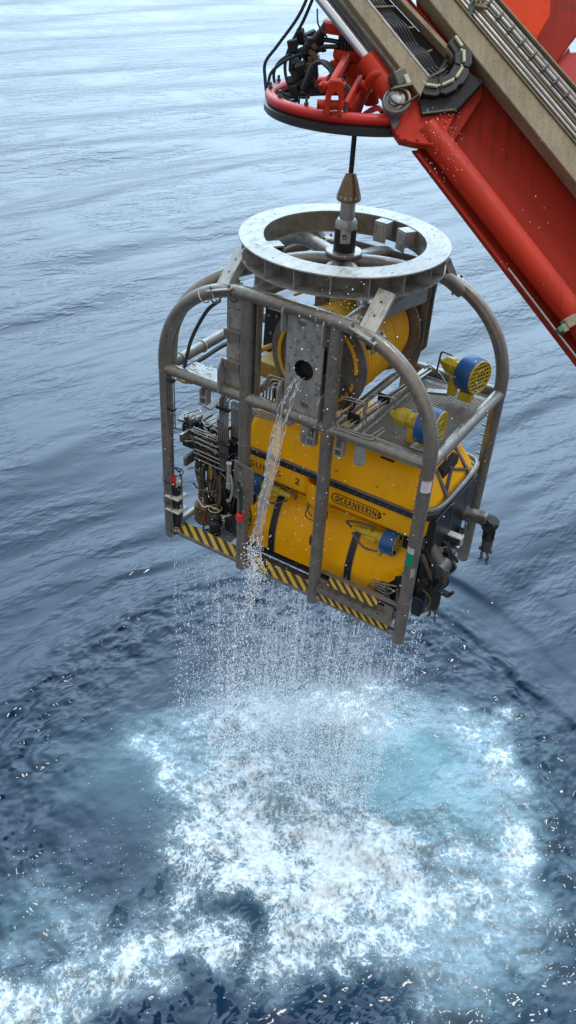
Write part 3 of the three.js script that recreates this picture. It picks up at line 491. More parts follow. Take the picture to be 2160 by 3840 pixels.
  // ---- brackets hanging under the middle rail
  for (const [x, z] of [[0.60, 0], [2.13, 0], [2.50, 0]]) part('hanger_bracket', [box([x, 2.36, z + 0.03], [0.012, 0.20, 0.10], 0.002), box([x + 0.09, 2.36, z + 0.03], [0.012, 0.20, 0.10], 0.002), box([x + 0.045, 2.36, z - 0.02], [0.09, 0.20, 0.008], 0.002), box([x + 0.045, 2.355, z + 0.04], [0.08, 0.010, 0.08], 0.002), box([x + 0.045, 2.265, z + 0.04], [0.08, 0.010, 0.08], 0.002)], M.plate, cage);
  for (const x of [2.72, 2.02]) part('tab', XY([[x, 2.24], [x + 0.05, 2.20], [x + 0.13, 2.24], [x + 0.16, 2.32], [x + 0.13, 2.46], [x, 2.46]], 0.012, 0.02, 0.002), M.plate, cage);
  // studs along the posts
  for (const [x, y0, y1, n] of [[XB - 0.08, 0.35, 2.1, 11], [XA + 0.08, 0.4, 1.0, 3], [L - 0.08, 0.75, 2.2, 9], [0.08, 1.4, 2.0, 6]]) { const g = []; for (let i = 0; i < n; i++) { const y = mix(y0, y1, i / (n - 1)) + 0.03 * (rnd() - 0.5); g.push(cyl([x, y, -0.02], [x + (x < XB ? 0.03 : -0.03), y, -0.02], 0.010, 0.010, 8)); } part('stud', g, M.pipe, cage); }
  { const g = []; for (let i = 0; i < 9; i++) g.push(cyl([L - 0.08, 1.2 + i * 0.14, -W], [L - 0.13, 1.2 + i * 0.14, -W], 0.013, 0.013, 8)); part('stud', g, M.pipe, cage); }

  // ---- striped toe plates along the bottom rail
  part('toe_plate', hazardStrip([0.16, 0.115, -0.012], [1.14, 0.115, -0.012], 0.16, [0, 0.62, -0.78], 0.012, 1), M.hazard, cage, { keepUV: true, label: 'black and yellow striped plate, left bay' });
  part('toe_plate', hazardStrip([1.33, 0.11, 0.0], [2.26, 0.11, 0.0], 0.15, [0, 0.75, -0.66], 0.012, 1), M.hazard, cage, { keepUV: true, label: 'black and yellow striped plate, middle bay' });
  part('toe_plate', hazardStrip([2.47, 0.12, 0.055], [3.46, 0.12, 0.055], 0.11, [0, 0.9, -0.44], 0.012, 1), M.hazard, cage, { keepUV: true, label: 'lower striped plate, right bay' });
  part('toe_plate', hazardStrip([2.56, 0.36, 0.0], [3.26, 0.36, 0.0], 0.12, [0, 0.8, -0.6], 0.012, 1), M.hazard, cage, { keepUV: true, label: 'upper striped plate, right bay' });
  part('step_channel', [box([2.97, 0.24, 0.03], [1.08, 0.012, 0.11], 0.003), box([2.97, 0.20, 0.075], [1.08, 0.075, 0.012], 0.003), box([2.97, 0.295, -0.012], [1.08, 0.075, 0.010], 0.003), box([2.97, 0.425, -0.05], [1.08, 0.012, 0.07], 0.003), box([3.42, 0.32, 0.015], [0.12, 0.18, 0.01], 0.003)], M.steel, cage);
  part('bolt', [2.5, 2.7, 2.9, 3.1, 3.3].map((x) => cyl([x, 0.246, 0.05], [x, 0.256, 0.05], 0.014, 0.014, 6)), M.darkSteel, cage);

  // ---- stickers on the front right post
  const sticker = (w, h, f) => std(C(0.9, 0.9, 0.9), { map: canvasTex(w, h, f), roughness: 0.5 });
  const wrap = (y0, y1, a0, a1, mat, label, x = L, z = 0, r = RT + 0.0015) => { const g = new THREE.CylinderGeometry(r, r, y1 - y0, 20, 1, true, a0, a1 - a0); g.translate(x, (y0 + y1) / 2, z); part('sticker', g, mat, cage, { keepUV: true, label }); };
  wrap(2.22, 2.37, -0.2, 1.35, sticker(128, 96, (g) => { g.fillStyle = '#e4e4e6'; g.fillRect(0, 0, 128, 96); g.fillStyle = '#6c6c74'; for (let i = 0; i < 5; i++) for (let x = 16; x < 90;) { const w = 4 + rnd() * 16; g.fillRect(x, 16 + i * 14, w, 3); x += w + 4; } }), 'white printed sticker');
  wrap(1.36, 1.44, -0.75, 0.45, sticker(96, 48, (g) => { g.fillStyle = '#d4d4cc'; g.fillRect(0, 0, 96, 48); g.fillStyle = '#77776f'; g.fillRect(8, 8, 80, 3); g.fillRect(8, 20, 66, 3); g.fillRect(8, 32, 72, 3); }), 'small white sticker above the green band');
  wrap(1.17, 1.358, -0.75, 0.45, std(C(0.0, 0.26, 0.15), { roughness: 0.45 }), 'green sticker');
  wrap(1.02, 1.15, 0.45, 1.1, sticker(64, 96, (g) => { g.fillStyle = '#b9b6b2'; g.fillRect(0, 0, 64, 96); g.fillStyle = '#504c4a'; for (let i = 0; i < 6; i++) g.fillRect(10, 8 + i * 15, 44, 4); }), 'grey ladder mark sticker');

  // ---- plate with sling and red tag on the second post
  const br = part('post_bracket', [XY([[1.13, 1.10], [1.43, 1.10], [1.43, 1.60], [1.40, 1.63], [1.13, 1.66]], 0.014, 0.078, 0.003)], M.steel, cage, { label: 'grey plate strapped to the second post' });
  part('strap', [torus([XA, 1.60, 0.0], RT + 0.02, 0.008, [0.1, 1, 0], 36, 6), torus([XA, 1.36, 0.0], RT + 0.02, 0.009, [0.15, 1, 0], 36, 6)], M.black, br);
  part('tube_holder', [cyl([1.07, 1.30, 0.11], [1.07, 1.58, 0.11], 0.028, 0.028, 14), cyl([1.07, 1.58, 0.11], [1.07, 1.60, 0.11], 0.036, 0.036, 14), box([1.08, 1.27, 0.11], [0.07, 0.10, 0.07], 0.01)], M.plate, br);
  part('hook', curve([[1.10, 1.45, 0.12], [1.14, 1.30, 0.13], [1.13, 1.15, 0.13], [1.08, 1.02, 0.12], [1.05, 1.04, 0.12]], 0.017, 24, 10), M.plate, br);
  part('slot', [box([1.235, 1.50, 0.094], [0.03, 0.05, 0.006], 0.001), box([1.255, 1.34, 0.094], [0.03, 0.05, 0.006], 0.001)], M.plate, br);
  const sl = thing('sling', 'dark green sling with a red tag hanging down the second post', 'sling', [1.22, 1.36, 0.11]);
  part('webbing', curve([[1.22, 1.36, 0.11], [1.25, 1.22, 0.12], [1.27, 1.05, 0.12], [1.26, 0.90, 0.12]], 0.017, 20, 8), M.greenDark, sl);
  part('red_tag', [lathe([[0, -0.06], [0.05, -0.05], [0.055, 0], [0.05, 0.04], [0.02, 0.05]], [1.26, 0.86, 0.12], [0.1, 1, 0], 7)], M.redPlastic, sl);
}

// ---------------------------------------------------------------- hydraulics in the cage's left bay (parts of the cage)
{
  const vb = part('valve_block', [box([0.30, 1.40, -0.42], [0.62, 0.34, 0.22], 0.01)], M.black, cage, { label: 'black valve block with bent steel pipes' });
  part('valve_block', [box([0.02, 1.44, -0.62], [0.34, 0.30, 0.22], 0.01)], M.black, cage);
  { const g = []; for (let i = 0; i < 6; i++) for (let k = 0; k < 2; k++) g.push(cyl([0.06 + i * 0.10, 1.56, -0.37 - k * 0.1], [0.06 + i * 0.10, 1.56 + 0.06 + 0.05 * rnd(), -0.37 - k * 0.1], 0.032, 0.028, 10)); part('solenoid', g, M.blackMatt, vb); }
  { const g = []; for (let i = 0; i < 26; i++) g.push(cyl([0.02 + rnd() * 0.62, 1.25 + rnd() * 0.34, -0.31], [0.02 + rnd() * 0.62, 1.25 + rnd() * 0.34, -0.29], 0.012, 0.012, 6)); part('fitting', g, M.pipe, vb); }
  part('wire_guard', [pipe([[-0.08, 1.62, -0.42], [0.10, 1.72, -0.56], [0.22, 1.70, -0.46], [0.04, 1.60, -0.34], [-0.08, 1.62, -0.42]], 0.010, 0.04), pipe([[0.24, 1.66, -0.42], [0.40, 1.80, -0.56], [0.54, 1.78, -0.46], [0.38, 1.64, -0.34], [0.24, 1.66, -0.42]], 0.010, 0.04), pipe([[0.06, 1.66, -0.38], [0.24, 1.76, -0.52]], 0.008), pipe([[0.36, 1.70, -0.38], [0.52, 1.80, -0.52]], 0.008)], M.pipe, vb);
  part('top_plate', [box([0.02, 1.60, -0.45], [0.26, 0.03, 0.24], 0.006, [0, 0.2, 0]), box([0.46, 1.64, -0.5], [0.36, 0.05, 0.22], 0.01)], M.darkSteel, vb);
  { const g = []; for (let i = 0; i < 9; i++) { const x = 0.02 + i * 0.075; g.push(box([x, 1.62 + 0.03 * rnd(), -0.36 - 0.12 * rnd()], [0.05, 0.05, 0.09], 0.012, [0, rnd() * 0.6, 0])); } part('connector', g, M.darkSteel, vb); }
  // nested pipe loops on the front of the block
  for (const [y, xr, drop] of [[1.53, 0.69, 0.16], [1.46, 0.715, 0.10], [1.35, 0.745, 0.09], [1.29, 0.77, 0.08], [1.21, 0.795, 0.06]])
    part('pipe_loop', pipe([[0.27, y - 0.14, -0.28], [0.27, y, -0.2], [xr, y - 0.02, -0.2], [xr, y + drop + 0.28, -0.17], [xr, 1.95, -0.15]], 0.0115, 0.05, 10), M.pipe, vb);
  for (let i = 0; i < 3; i++) part('pipe_loop', pipe([[0.24, 1.60 + i * 0.022, -0.2 - i * 0.02], [0.72, 1.60 + i * 0.022, -0.2 - i * 0.02]], 0.0085, 0.03), M.pipe, vb);
  part('pipe_loop', pipe([[0.42, 1.72, -0.22], [0.56, 1.66, -0.2], [0.56, 1.78, -0.18], [0.68, 1.78, -0.18], [0.69, 1.66, -0.18]], 0.010, 0.04), M.pipe, vb);
  // riser pipes with clamps up to the middle rail
  for (let i = 0; i < 5; i++) part('riser_pipe', pipe([[0.735 + i * 0.030, 1.24 + i * 0.01, -0.155], [0.735 + i * 0.030, 2.30 + (i % 2) * 0.03, -0.15], [0.735 + i * 0.030 + 0.18, 2.36, -0.35]], 0.011, 0.05), M.pipe, cage);
  part('tube_clamp', [box([0.80, 2.17, -0.13], [0.20, 0.045, 0.06], 0.01), box([0.80, 1.66, -0.13], [0.20, 0.035, 0.06], 0.01), box([0.80, 1.48, -0.13], [0.20, 0.035, 0.06], 0.01)], M.black, cage);
  for (let i = 0; i < 4; i++) part('riser_pipe', pipe([[0.092 + i * 0.020, 2.46, 0.055 - i * 0.012], [0.092 + i * 0.020, 1.72, 0.055 - i * 0.012], [0.10 + i * 0.02, 1.64, -0.1]], 0.008, 0.04), M.pipe, cage);
  part('tube_clamp', [box([0.12, 2.40, 0.04], [0.11, 0.03, 0.07], 0.006), box([0.12, 2.0, 0.04], [0.11, 0.03, 0.07], 0.006)], M.black, cage);
  for (let i = 0; i < 5; i++) part('rail_pipe', pipe([[0.92, 2.30 - i * 0.022, -0.15], [1.20, 2.30 - i * 0.022, -0.16], [1.75, 2.32 - i * 0.022, -0.2], [1.80, 2.36, -0.3]], 0.008, 0.04), M.pipe, cage);
  for (let i = 0; i < 5; i++) part('bent_tube', pipe([[1.40 + i * 0.045, 2.45, -0.10], [1.40 + i * 0.045, 2.66 + i * 0.02 - 0.0, -0.10], [1.44 + i * 0.045, 2.80 - i * 0.035 + 0.04, -0.14], [1.66, 2.80 - i * 0.045, -0.22]], 0.012, 0.05), M.pipe, cage);
  part('bulkhead', [box([1.60, 2.66, -0.18], [0.20, 0.24, 0.04], 0.006)], M.black, cage);
  part('flat_panel', [box([0.84, 1.62, -0.55], [0.44, 0.80, 0.018], 0.004)], M.plate, cage, { label: 'flat dark grey panel behind the riser pipes' });
  part('gauge', [lathe([[0, 0.02], [0.05, 0.02], [0.055, 0], [0.05, -0.03], [0, -0.03]], [1.06, 1.62, -0.45], [0, 0.1, 1], 20)], M.white, cage);
  part('lamp', [lathe([[0, 0.05], [0.045, 0.04], [0.055, 0], [0.03, -0.06], [0, -0.06]], [0.64, 1.98, -0.35], [0.2, -0.2, 1], 16), box([0.66, 2.15, -0.30], [0.05, 0.22, 0.07], 0.012, [0.0, 0.3, -0.2])], M.darkSteel, cage);
  part('shelf', [plate([[0.30, -0.25], [0.54, -0.22], [0.50, -0.5], [0.26, -0.5]], 0.016, [0, 2.02, 0], [1, 0, 0], [0, 0, 1], 0.003)], M.darkSteel, cage);
  { const g = []; for (let i = 0; i < 16; i++) { const x = 0.13 + i * 0.03, y = 2.44 - 0.06 * rnd(); g.push(box([x, y, -0.12 - 0.1 * rnd()], [0.05, 0.10, 0.09], 0.02, [rnd(), rnd(), rnd()])); } part('connector', g, M.black, cage); }
  part('bracket_arm', [box([0.12, 1.48, -0.22], [0.04, 0.12, 0.2], 0.004), box([0.14, 1.10, -0.30], [0.05, 0.14, 0.26], 0.004)], M.steel, cage);
  part('hose', curve([[0.1, 2.36, -0.1], [0.22, 2.32, -0.14], [0.30, 2.40, -0.12], [0.22, 2.46, -0.2]], 0.014, 24, 8), M.tether, cage);
  // camera or accumulator tube in a three-rod frame at the left post
  const ac = part('canister', [cyl([0.10, 0.42, -0.02], [0.10, 0.74, -0.02], 0.068, 0.068, 24), cyl([0.10, 0.74, -0.02], [0.10, 0.80, -0.02], 0.078, 0.078, 24), cyl([0.10, 0.10, -0.02], [0.10, 0.40, -0.02], 0.06, 0.066, 24)], M.black, cage, { label: 'black canister in a frame of thin rods with a red cap' });
  part('rod', [[0.01, -0.02], [0.20, -0.02], [0.10, 0.085], [0.10, -0.12]].map(([x, z]) => cyl([x, 0.02, z], [x, 1.02, z], 0.010, 0.010, 8)), M.pipe, ac);
  for (const y of [0.41, 0.63]) part('frame_plate', [box([0.11, y, -0.01], [0.23, 0.03, 0.22], 0.012)], M.white, ac);
  part('cap', [lathe([[0, 0.17], [0.024, 0.16], [0.03, 0.06], [0.04, 0], [0, 0]], [0.075, 0.80, 0.0], [0, 1, 0], 14)], M.redPlastic, ac);
  part('cap', [lathe([[0, 0.06], [0.03, 0.055], [0.035, 0], [0, 0]], [0.15, 0.80, -0.05], [0, 1, 0], 14)], M.cream, ac);
  part('ring', [torus([0.10, 1.0, -0.02], 0.10, 0.010, [0, 1, 0], 32, 6), torus([0.10, 0.03, -0.02], 0.10, 0.012, [0, 1, 0], 32, 6), curve([[0.0, 0.98, -0.1], [0.06, 1.03, -0.05], [0.12, 0.97, -0.08]], 0.012, 16, 6)], M.black, ac);
  part('strap', [torus([0.0, 0.86, 0], 0.095, 0.007, [0.1, 1, 0], 28, 6), torus([0.0, 0.52, 0], 0.095, 0.007, [0.1, 1, 0], 28, 6)], M.black, ac);
  // the pump group: brown tank, yellow filter, hoses, bellows compensator, floor plate
  part('tank', [lathe([[0, 0.34], [0.12, 0.33], [0.165, 0.28], [0.17, 0.04], [0.15, 0], [0, 0]], [0.30, 0.05, -0.42], [0, 1, 0], 32)], M.brown, cage, { label: 'brown drum shaped tank' });
  part('tank_lid', [lathe([[0, 0.05], [0.10, 0.045], [0.12, 0], [0, 0]], [0.30, 0.39, -0.42], [0, 1, 0], 28), box([0.34, 0.45, -0.38], [0.12, 0.03, 0.04], 0.008)], M.bronze, cage);
  part('filter', [cyl([0.42, 0.72, -0.42], [0.42, 1.02, -0.42], 0.065, 0.065, 20)], M.ochre, cage, { label: 'ochre filter cylinder with blue band' });
  part('filter_band', [cyl([0.42, 0.78, -0.42], [0.42, 0.83, -0.42], 0.067, 0.067, 20)], M.blue, cage);
  part('filter_cap', [lathe([[0, 0.03], [0.05, 0.03], [0.07, 0.01], [0.07, 0], [0, 0]], [0.42, 1.02, -0.42], [0, 1, 0], 20), cyl([0.42, 0.55, -0.42], [0.42, 0.72, -0.42], 0.075, 0.07, 16)], M.cream, cage);
  part('motor_block', [box([0.56, 0.55, -0.50], [0.26, 0.36, 0.22], 0.03), cyl([0.56, 0.36, -0.5], [0.56, 0.80, -0.5], 0.10, 0.10, 20), box([0.80, 0.85, -0.62], [0.30, 0.40, 0.18], 0.03)], M.blackMatt, cage);
  for (const [pts, r, m] of [
    [[[0.26, 1.18, -0.32], [0.24, 0.95, -0.30], [0.30, 0.7, -0.30], [0.26, 0.45, -0.34]], 0.030, M.olive], [[[0.36, 1.16, -0.32], [0.32, 0.9, -0.34], [0.36, 0.6, -0.3], [0.36, 0.40, -0.34]], 0.028, M.olive],
    [[[0.48, 1.15, -0.30], [0.52, 0.9, -0.34], [0.46, 0.6, -0.32], [0.40, 0.3, -0.30], [0.38, 0.14, -0.28], [0.44, 0.12, -0.26], [0.46, 0.35, -0.27]], 0.018, M.bronze], [[[0.55, 1.12, -0.28], [0.60, 0.9, -0.3], [0.58, 0.65, -0.28], [0.60, 0.45, -0.3]], 0.022, M.darkSteel],
    [[[0.16, 0.98, -0.2], [0.24, 1.0, -0.24], [0.32, 0.92, -0.3], [0.24, 0.84, -0.3], [0.40, 0.82, -0.3]], 0.014, M.pipe], [[[0.70, 1.15, -0.2], [0.80, 1.05, -0.22], [0.76, 0.9, -0.25], [0.62, 0.84, -0.3]], 0.010, M.pipe],
    [[[0.64, 1.02, -0.3], [0.65, 0.7, -0.28], [0.60, 0.48, -0.3]], 0.030, M.bronze], [[[0.28, 0.50, -0.26], [0.42, 0.46, -0.2], [0.52, 0.50, -0.22], [0.60, 0.42, -0.28]], 0.012, M.white], [[[0.30, 0.42, -0.25], [0.33, 0.33, -0.2], [0.40, 0.27, -0.2]], 0.010, M.sling],
    [[[0.62, 0.36, -0.28], [0.76, 0.44, -0.22], [0.94, 0.58, -0.14]], 0.012, M.cream], [[[0.5, 0.10, -0.2], [0.42, 0.06, -0.2], [0.36, 0.08, -0.3]], 0.014, M.black], [[[0.22, 0.75, -0.24], [0.34, 0.70, -0.22], [0.50, 0.74, -0.22], [0.62, 0.78, -0.24]], 0.012, M.darkSteel],
    [[[0.90, 1.2, -0.4], [0.95, 0.9, -0.35], [0.88, 0.6, -0.4], [0.92, 0.3, -0.4]], 0.024, M.black], [[[0.98, 1.3, -0.3], [1.02, 1.0, -0.28], [0.95, 0.75, -0.3], [0.98, 0.45, -0.35]], 0.018, M.darkSteel]]) part('hose', curve(pts, r, 40, 8), m, cage);
  const pr = []; for (let i = 0; i <= 24; i++) { const t = i / 24; pr.push([0.095 + 0.014 * Math.sin(t * Math.PI * 6) - (t < 0.25 ? 0.035 * (1 - t / 0.25) : 0), t * 0.36]); }
  const bl = part('bellows', [lathe([[0, 0], ...pr, [0, 0.365]], [0.59, 0.10, -0.25], [0, 1, 0], 32), cyl([0.59, 0.0, -0.25], [0.59, 0.10, -0.25], 0.085, 0.07, 20)], M.rubber, cage, { label: 'black ribbed rubber compensator' });
  part('bellows_cover', [torus([0.59, 0.47, -0.25], 0.09, 0.008, [0, 1, 0], 32, 6), box([0.59, 0.475, -0.25], [0.15, 0.012, 0.02], 0.003), cyl([0.58, 0.465, -0.25], [0.58, 0.475, -0.25], 0.03, 0.03, 12)], M.cream, bl);
  part('gear', [box([0.86, 0.28, -0.38], [0.26, 0.26, 0.24], 0.03), cyl([0.82, 0.40, -0.36], [0.82, 0.52, -0.36], 0.06, 0.05, 14), cyl([0.95, 0.12, -0.3], [0.95, 0.40, -0.3], 0.05, 0.05, 14)], M.black, cage);
  part('floor_plate', [box([0.66, 0.03, -0.40], [0.42, 0.014, 0.60], 0.004), box([0.86, 0.05, -0.40], [0.012, 0.05, 0.60], 0.003)], M.plate, cage);
  part('floor_plate', [box([1.8, 0.03, -0.18], [1.0, 0.014, 0.20], 0.004)], M.darkSteel, cage);
  part('tank', [lathe([[0, 0.30], [0.11, 0.29], [0.14, 0.24], [0.14, 0.02], [0, 0]], [0.36, 0.60, -0.85], [0, 1, 0], 28)], M.white, cage);
  // gear filling the depth of the bay
  part('motor_block', [cyl([0.45, 0.2, -1.0], [0.45, 0.95, -1.0], 0.15, 0.15, 20), box([0.75, 1.25, -1.15], [0.4, 0.7, 0.3], 0.03), cyl([0.95, 0.5, -0.8], [0.95, 1.1, -0.8], 0.11, 0.11, 18)], M.blackMatt, cage);
  { const g = []; for (let i = 0; i < 60; i++) { const x = 0.25 + rnd() * 0.85, y = 0.12 + rnd() * 1.1, z = -0.28 - rnd() * 0.4; g.push(rnd() < 0.5 ? cyl([x, y, z], [x + 0.08 * (rnd() - 0.5), y + 0.08 * (rnd() - 0.5), z + 0.06], 0.012 + 0.014 * rnd(), 0.014, 8) : box([x, y, z], [0.03 + 0.05 * rnd(), 0.03 + 0.05 * rnd(), 0.04], 0.006, [0, rnd(), 0])); } part('fitting', g, M.darkSteel, cage, { kind: 'stuff' }); }
  { const g = []; for (let i = 0; i < 40; i++) { const x = 0.25 + rnd() * 0.85, y = 0.15 + rnd() * 1.1, z = -0.26 - rnd() * 0.3; g.push(cyl([x, y, z], [x + 0.02 * (rnd() - 0.5), y + 0.02 * (rnd() - 0.5), z + 0.04], 0.010, 0.010, 6)); } part('hose_nut', g, M.pipe, cage, { kind: 'stuff' }); }
  // loose tubing where the drum pipes come down by the third post
  for (const pts of [[[2.44, 2.95, -0.1], [2.55, 2.80, -0.2], [2.46, 2.66, -0.2]], [[2.40, 3.0, -0.2], [2.48, 2.86, -0.22], [2.42, 2.70, -0.2]]]) part('hose', curve(pts, 0.012, 20, 6), M.black, cage);
  for (let i = 0; i < 34; i++) { const x = 0.22 + rnd() * 0.9, z = -0.25 - rnd() * 0.45, y = 1.1 + 0.25 * rnd(), L0 = 0.4 + rnd() * 0.7; part('hose', curve([[x, y, z], [x + 0.12 * (rnd() - 0.5), y - L0 * 0.35, z + 0.1 * rnd()], [x + 0.22 * (rnd() - 0.5), y - L0 * 0.7, z + 0.08 * rnd()], [x + 0.2 * (rnd() - 0.5), Math.max(0.08, y - L0), z]], 0.009 + 0.014 * rnd(), 24, 6), [M.black, M.rubber, M.olive, M.darkSteel, M.blackMatt][i % 5], cage); }
  for (let i = 0; i < 14; i++) { const x = 0.1 + rnd() * 0.5, y = 1.25 + 0.35 * rnd(); part('hose', curve([[x, y, -0.30], [x + 0.1, y + 0.05 * rnd(), -0.24], [x + 0.2, y - 0.08 * rnd(), -0.24], [x + 0.28, y - 0.12 * rnd(), -0.32]], 0.008 + 0.006 * rnd(), 16, 6), M.black, cage); }
  part('motor_block', [box([0.98, 0.75, -0.55], [0.34, 0.6, 0.3], 0.04)], M.black, cage); part('motor_block', [box([0.5, 0.85, -0.75], [0.5, 0.7, 0.2], 0.04)], M.blackMatt, cage);
  part('motor_block', [box([0.62, 0.40, -0.62], [0.62, 0.55, 0.16], 0.03)], M.black, cage); part('motor_block', [box([0.72, 1.30, -0.50], [0.50, 0.42, 0.14], 0.02)], M.black, cage); part('motor_block', [box([0.30, 1.02, -0.55], [0.34, 0.40, 0.16], 0.03)], M.blackMatt, cage);
  part('connector_box', [box([0.98, 1.30, -0.30], [0.20, 0.26, 0.12], 0.02)], M.black, cage); part('connector_box', [box([1.02, 0.42, -0.22], [0.16, 0.30, 0.14], 0.02)], M.blackMatt, cage);
}

// ---------------------------------------------------------------- the remotely operated vehicle inside the cage
const rov = thing('underwater_vehicle', 'yellow remotely operated underwater vehicle with black straps and manipulator arms, inside the cage', 'underwater vehicle', [2.2, 0.08, -1]);
{
  const font = await new FontLoader().loadAsync('fonts/droid/droid_sans_bold.typeface.json'), fontR = await new FontLoader().loadAsync('fonts/droid/droid_sans_regular.typeface.json');
  // outline with chamfered, rounded corners at one height
  const outline = (y, x0, x1, z0, z1, r0, r1) => {          // r0 stern corner, r1 bow corner
    const p = []; const cor = (cx, cz, r, a0) => { for (let i = 0; i <= 6; i++) { const a = a0 + i / 6 * Math.PI / 2; p.push(V(cx + r * Math.cos(a), y, cz + r * Math.sin(a))); } };
    cor(x1 - r1, z0 - r1, r1, 0); cor(x0 + r0, z0 - r0, r0, Math.PI / 2); cor(x0 + r0, z1 + r0, r0, Math.PI); cor(x1 - r1, z1 + r1, r1, Math.PI * 1.5); return p;
  };
  const stack = (lv) => loft(lv.map((a) => outline(...a)));
  const zs = -0.30, zb = -1.70;
  part('float', stack([[1.66, 0.98, 3.60, zs - 0.0, zb, 0.16, 0.20], [1.74, 0.98, 3.58, zs - 0.01, zb + 0.01, 0.16, 0.20], [1.92, 1.0, 3.46, zs - 0.06, zb + 0.06, 0.18, 0.22], [2.06, 1.03, 3.34, zs - 0.12, zb + 0.12, 0.18, 0.24], [2.13, 1.08, 3.24, zs - 0.20, zb + 0.2, 0.18, 0.24], [2.15, 1.14, 3.16, zs - 0.28, zb + 0.28, 0.18, 0.24]]), M.yellow, rov, { label: 'yellow upper float' });
  part('float_side', stack([[1.22, 2.22, 3.50, zs - 0.10, -0.75, 0.05, 0.12], [1.25, 2.20, 3.55, zs - 0.03, -0.75, 0.05, 0.16], [1.30, 2.19, 3.57, zs, -0.75, 0.05, 0.18], [1.57, 2.18, 3.60, zs, -0.75, 0.05, 0.20]]), M.yellow, rov);
  part('float_side', stack([[1.22, 1.02, 1.93, zs - 0.10, -0.75, 0.1, 0.05], [1.25, 1.0, 1.95, zs - 0.03, -0.75, 0.14, 0.05], [1.30, 0.99, 1.96, zs, -0.75, 0.16, 0.06], [1.57, 0.98, 1.97, zs, -0.75, 0.16, 0.06]]), M.yellow, rov);
  part('float_core', stack([[1.05, 1.1, 3.3, -0.62, zb + 0.1, 0.1, 0.2], [1.60, 1.1, 3.3, -0.62, zb + 0.02, 0.1, 0.2]]), M.yellow, rov);
  part('thruster_tunnel', lathe([[0.19, 0], [0.20, 0.30], [0.17, 0.30], [0.16, 0]], [2.08, 1.16, -0.48], [0, 1, 0], 32), M.yellow, rov);
  // rubber band round the float with its steel lip and bolts
  part('bumper_band', stack([[1.565, 0.95, 3.645, zs + 0.03, zb - 0.03, 0.18, 0.22], [1.575, 0.945, 3.65, zs + 0.035, zb - 0.035, 0.18, 0.22], [1.635, 0.945, 3.65, zs + 0.035, zb - 0.035, 0.18, 0.22], [1.64, 0.95, 3.645, zs + 0.03, zb - 0.03, 0.18, 0.22]]), M.rubber, rov, { label: 'black rubber band round the float' });
  part('band_lip', stack([[1.642, 0.955, 3.64, zs + 0.025, zb - 0.025, 0.18, 0.22], [1.662, 0.955, 3.64, zs + 0.022, zb - 0.022, 0.18, 0.22]]), M.steel, rov);
  { const g = []; for (let i = 0; i < 22; i++) g.push(cyl([1.15 + i * 0.108, 1.605, zs + 0.034], [1.15 + i * 0.108, 1.605, zs + 0.041], 0.009, 0.009, 8)); part('rivet', g, M.pipe, rov); }
  part('bolt', [1.4, 2.35, 2.9].map((x) => cyl([x, 1.78, -0.315], [x, 1.785, -0.305], 0.012, 0.012, 8)), M.darkSteel, rov);
  // lettering
  const lettering = (name, s, f, size, x, y, z, label, sx = 1) => { const g = new TextGeometry(s, { font: f, size, depth: 0.003, curveSegments: 4, bevelEnabled: false }); g.scale(sx, 1, 1); return part(name, g.translate(x, y, z), M.ink, rov, { label }); };
  lettering('name_lettering', 'SURUS', fontR, 0.082, 1.10, 1.375, zs + 0.0005, 'vehicle name in thin dark letters', 1.42);
  lettering('name_lettering', '2', font, 0.095, 1.79, 1.365, zs + 0.0005, 'number 2 in dark print');
  const lg = lettering('maker_lettering', 'OCEANEERING', font, 0.083, 2.375, 1.365, zs + 0.0005, 'maker name in bold dark capitals', 0.80);
  { const st = (x0, x1, y0, y1) => { const r = (y1 - y0) / 2, s = []; for (let i = 0; i <= 12; i++) { const a = -Math.PI / 2 + i / 12 * Math.PI; s.push([x1 - r + r * Math.cos(a), (y0 + y1) / 2 + r * Math.sin(a)]); } for (let i = 0; i <= 12; i++) { const a = Math.PI / 2 + i / 12 * Math.PI; s.push([x0 + r + r * Math.cos(a), (y0 + y1) / 2 + r * Math.sin(a)]); } return s; };
    const sh = new THREE.Shape(st(2.325, 3.005, 1.335, 1.478).map(([x, y]) => new THREE.Vector2(x, y))); sh.holes.push(new THREE.Path(st(2.337, 2.993, 1.347, 1.466).reverse().map(([x, y]) => new THREE.Vector2(x, y))));
    part('maker_frame', new THREE.ExtrudeGeometry(sh, { depth: 0.003, bevelEnabled: false }).translate(0, 0, zs + 0.0005), M.ink, rov);
    part('registered_mark', [torus([3.05, 1.455, zs + 0.002], 0.014, 0.003, [0, 0, 1], 20, 4), box([3.05, 1.455, zs + 0.002], [0.008, 0.012, 0.002], 0)], M.ink, rov); }
  // lower pods: streamlined side skids
  const skidSec = (x, yb, yt, zo, grow = 0) => {             // cross-section: flat lower side, then a shoulder turning in
    const h = yt - yb, s = [[-1.0, yb], [zo - 0.08, yb - grow], [zo + grow, yb + 0.06 * h], [zo + grow, yb + 0.26 * h], [zo + grow, yb + 0.38 * h], [zo - 0.03 + grow, yb + 0.52 * h], [zo - 0.08 + grow, yb + 0.68 * h], [zo - 0.15 + grow * 0.9, yb + 0.84 * h + grow * 0.5], [zo - 0.24, yb + 0.95 * h + grow], [zo - 0.34, yt + grow], [-1.0, yt + grow]];
    return s.map(([z, y]) => V(x, y, z)).reverse();
  };
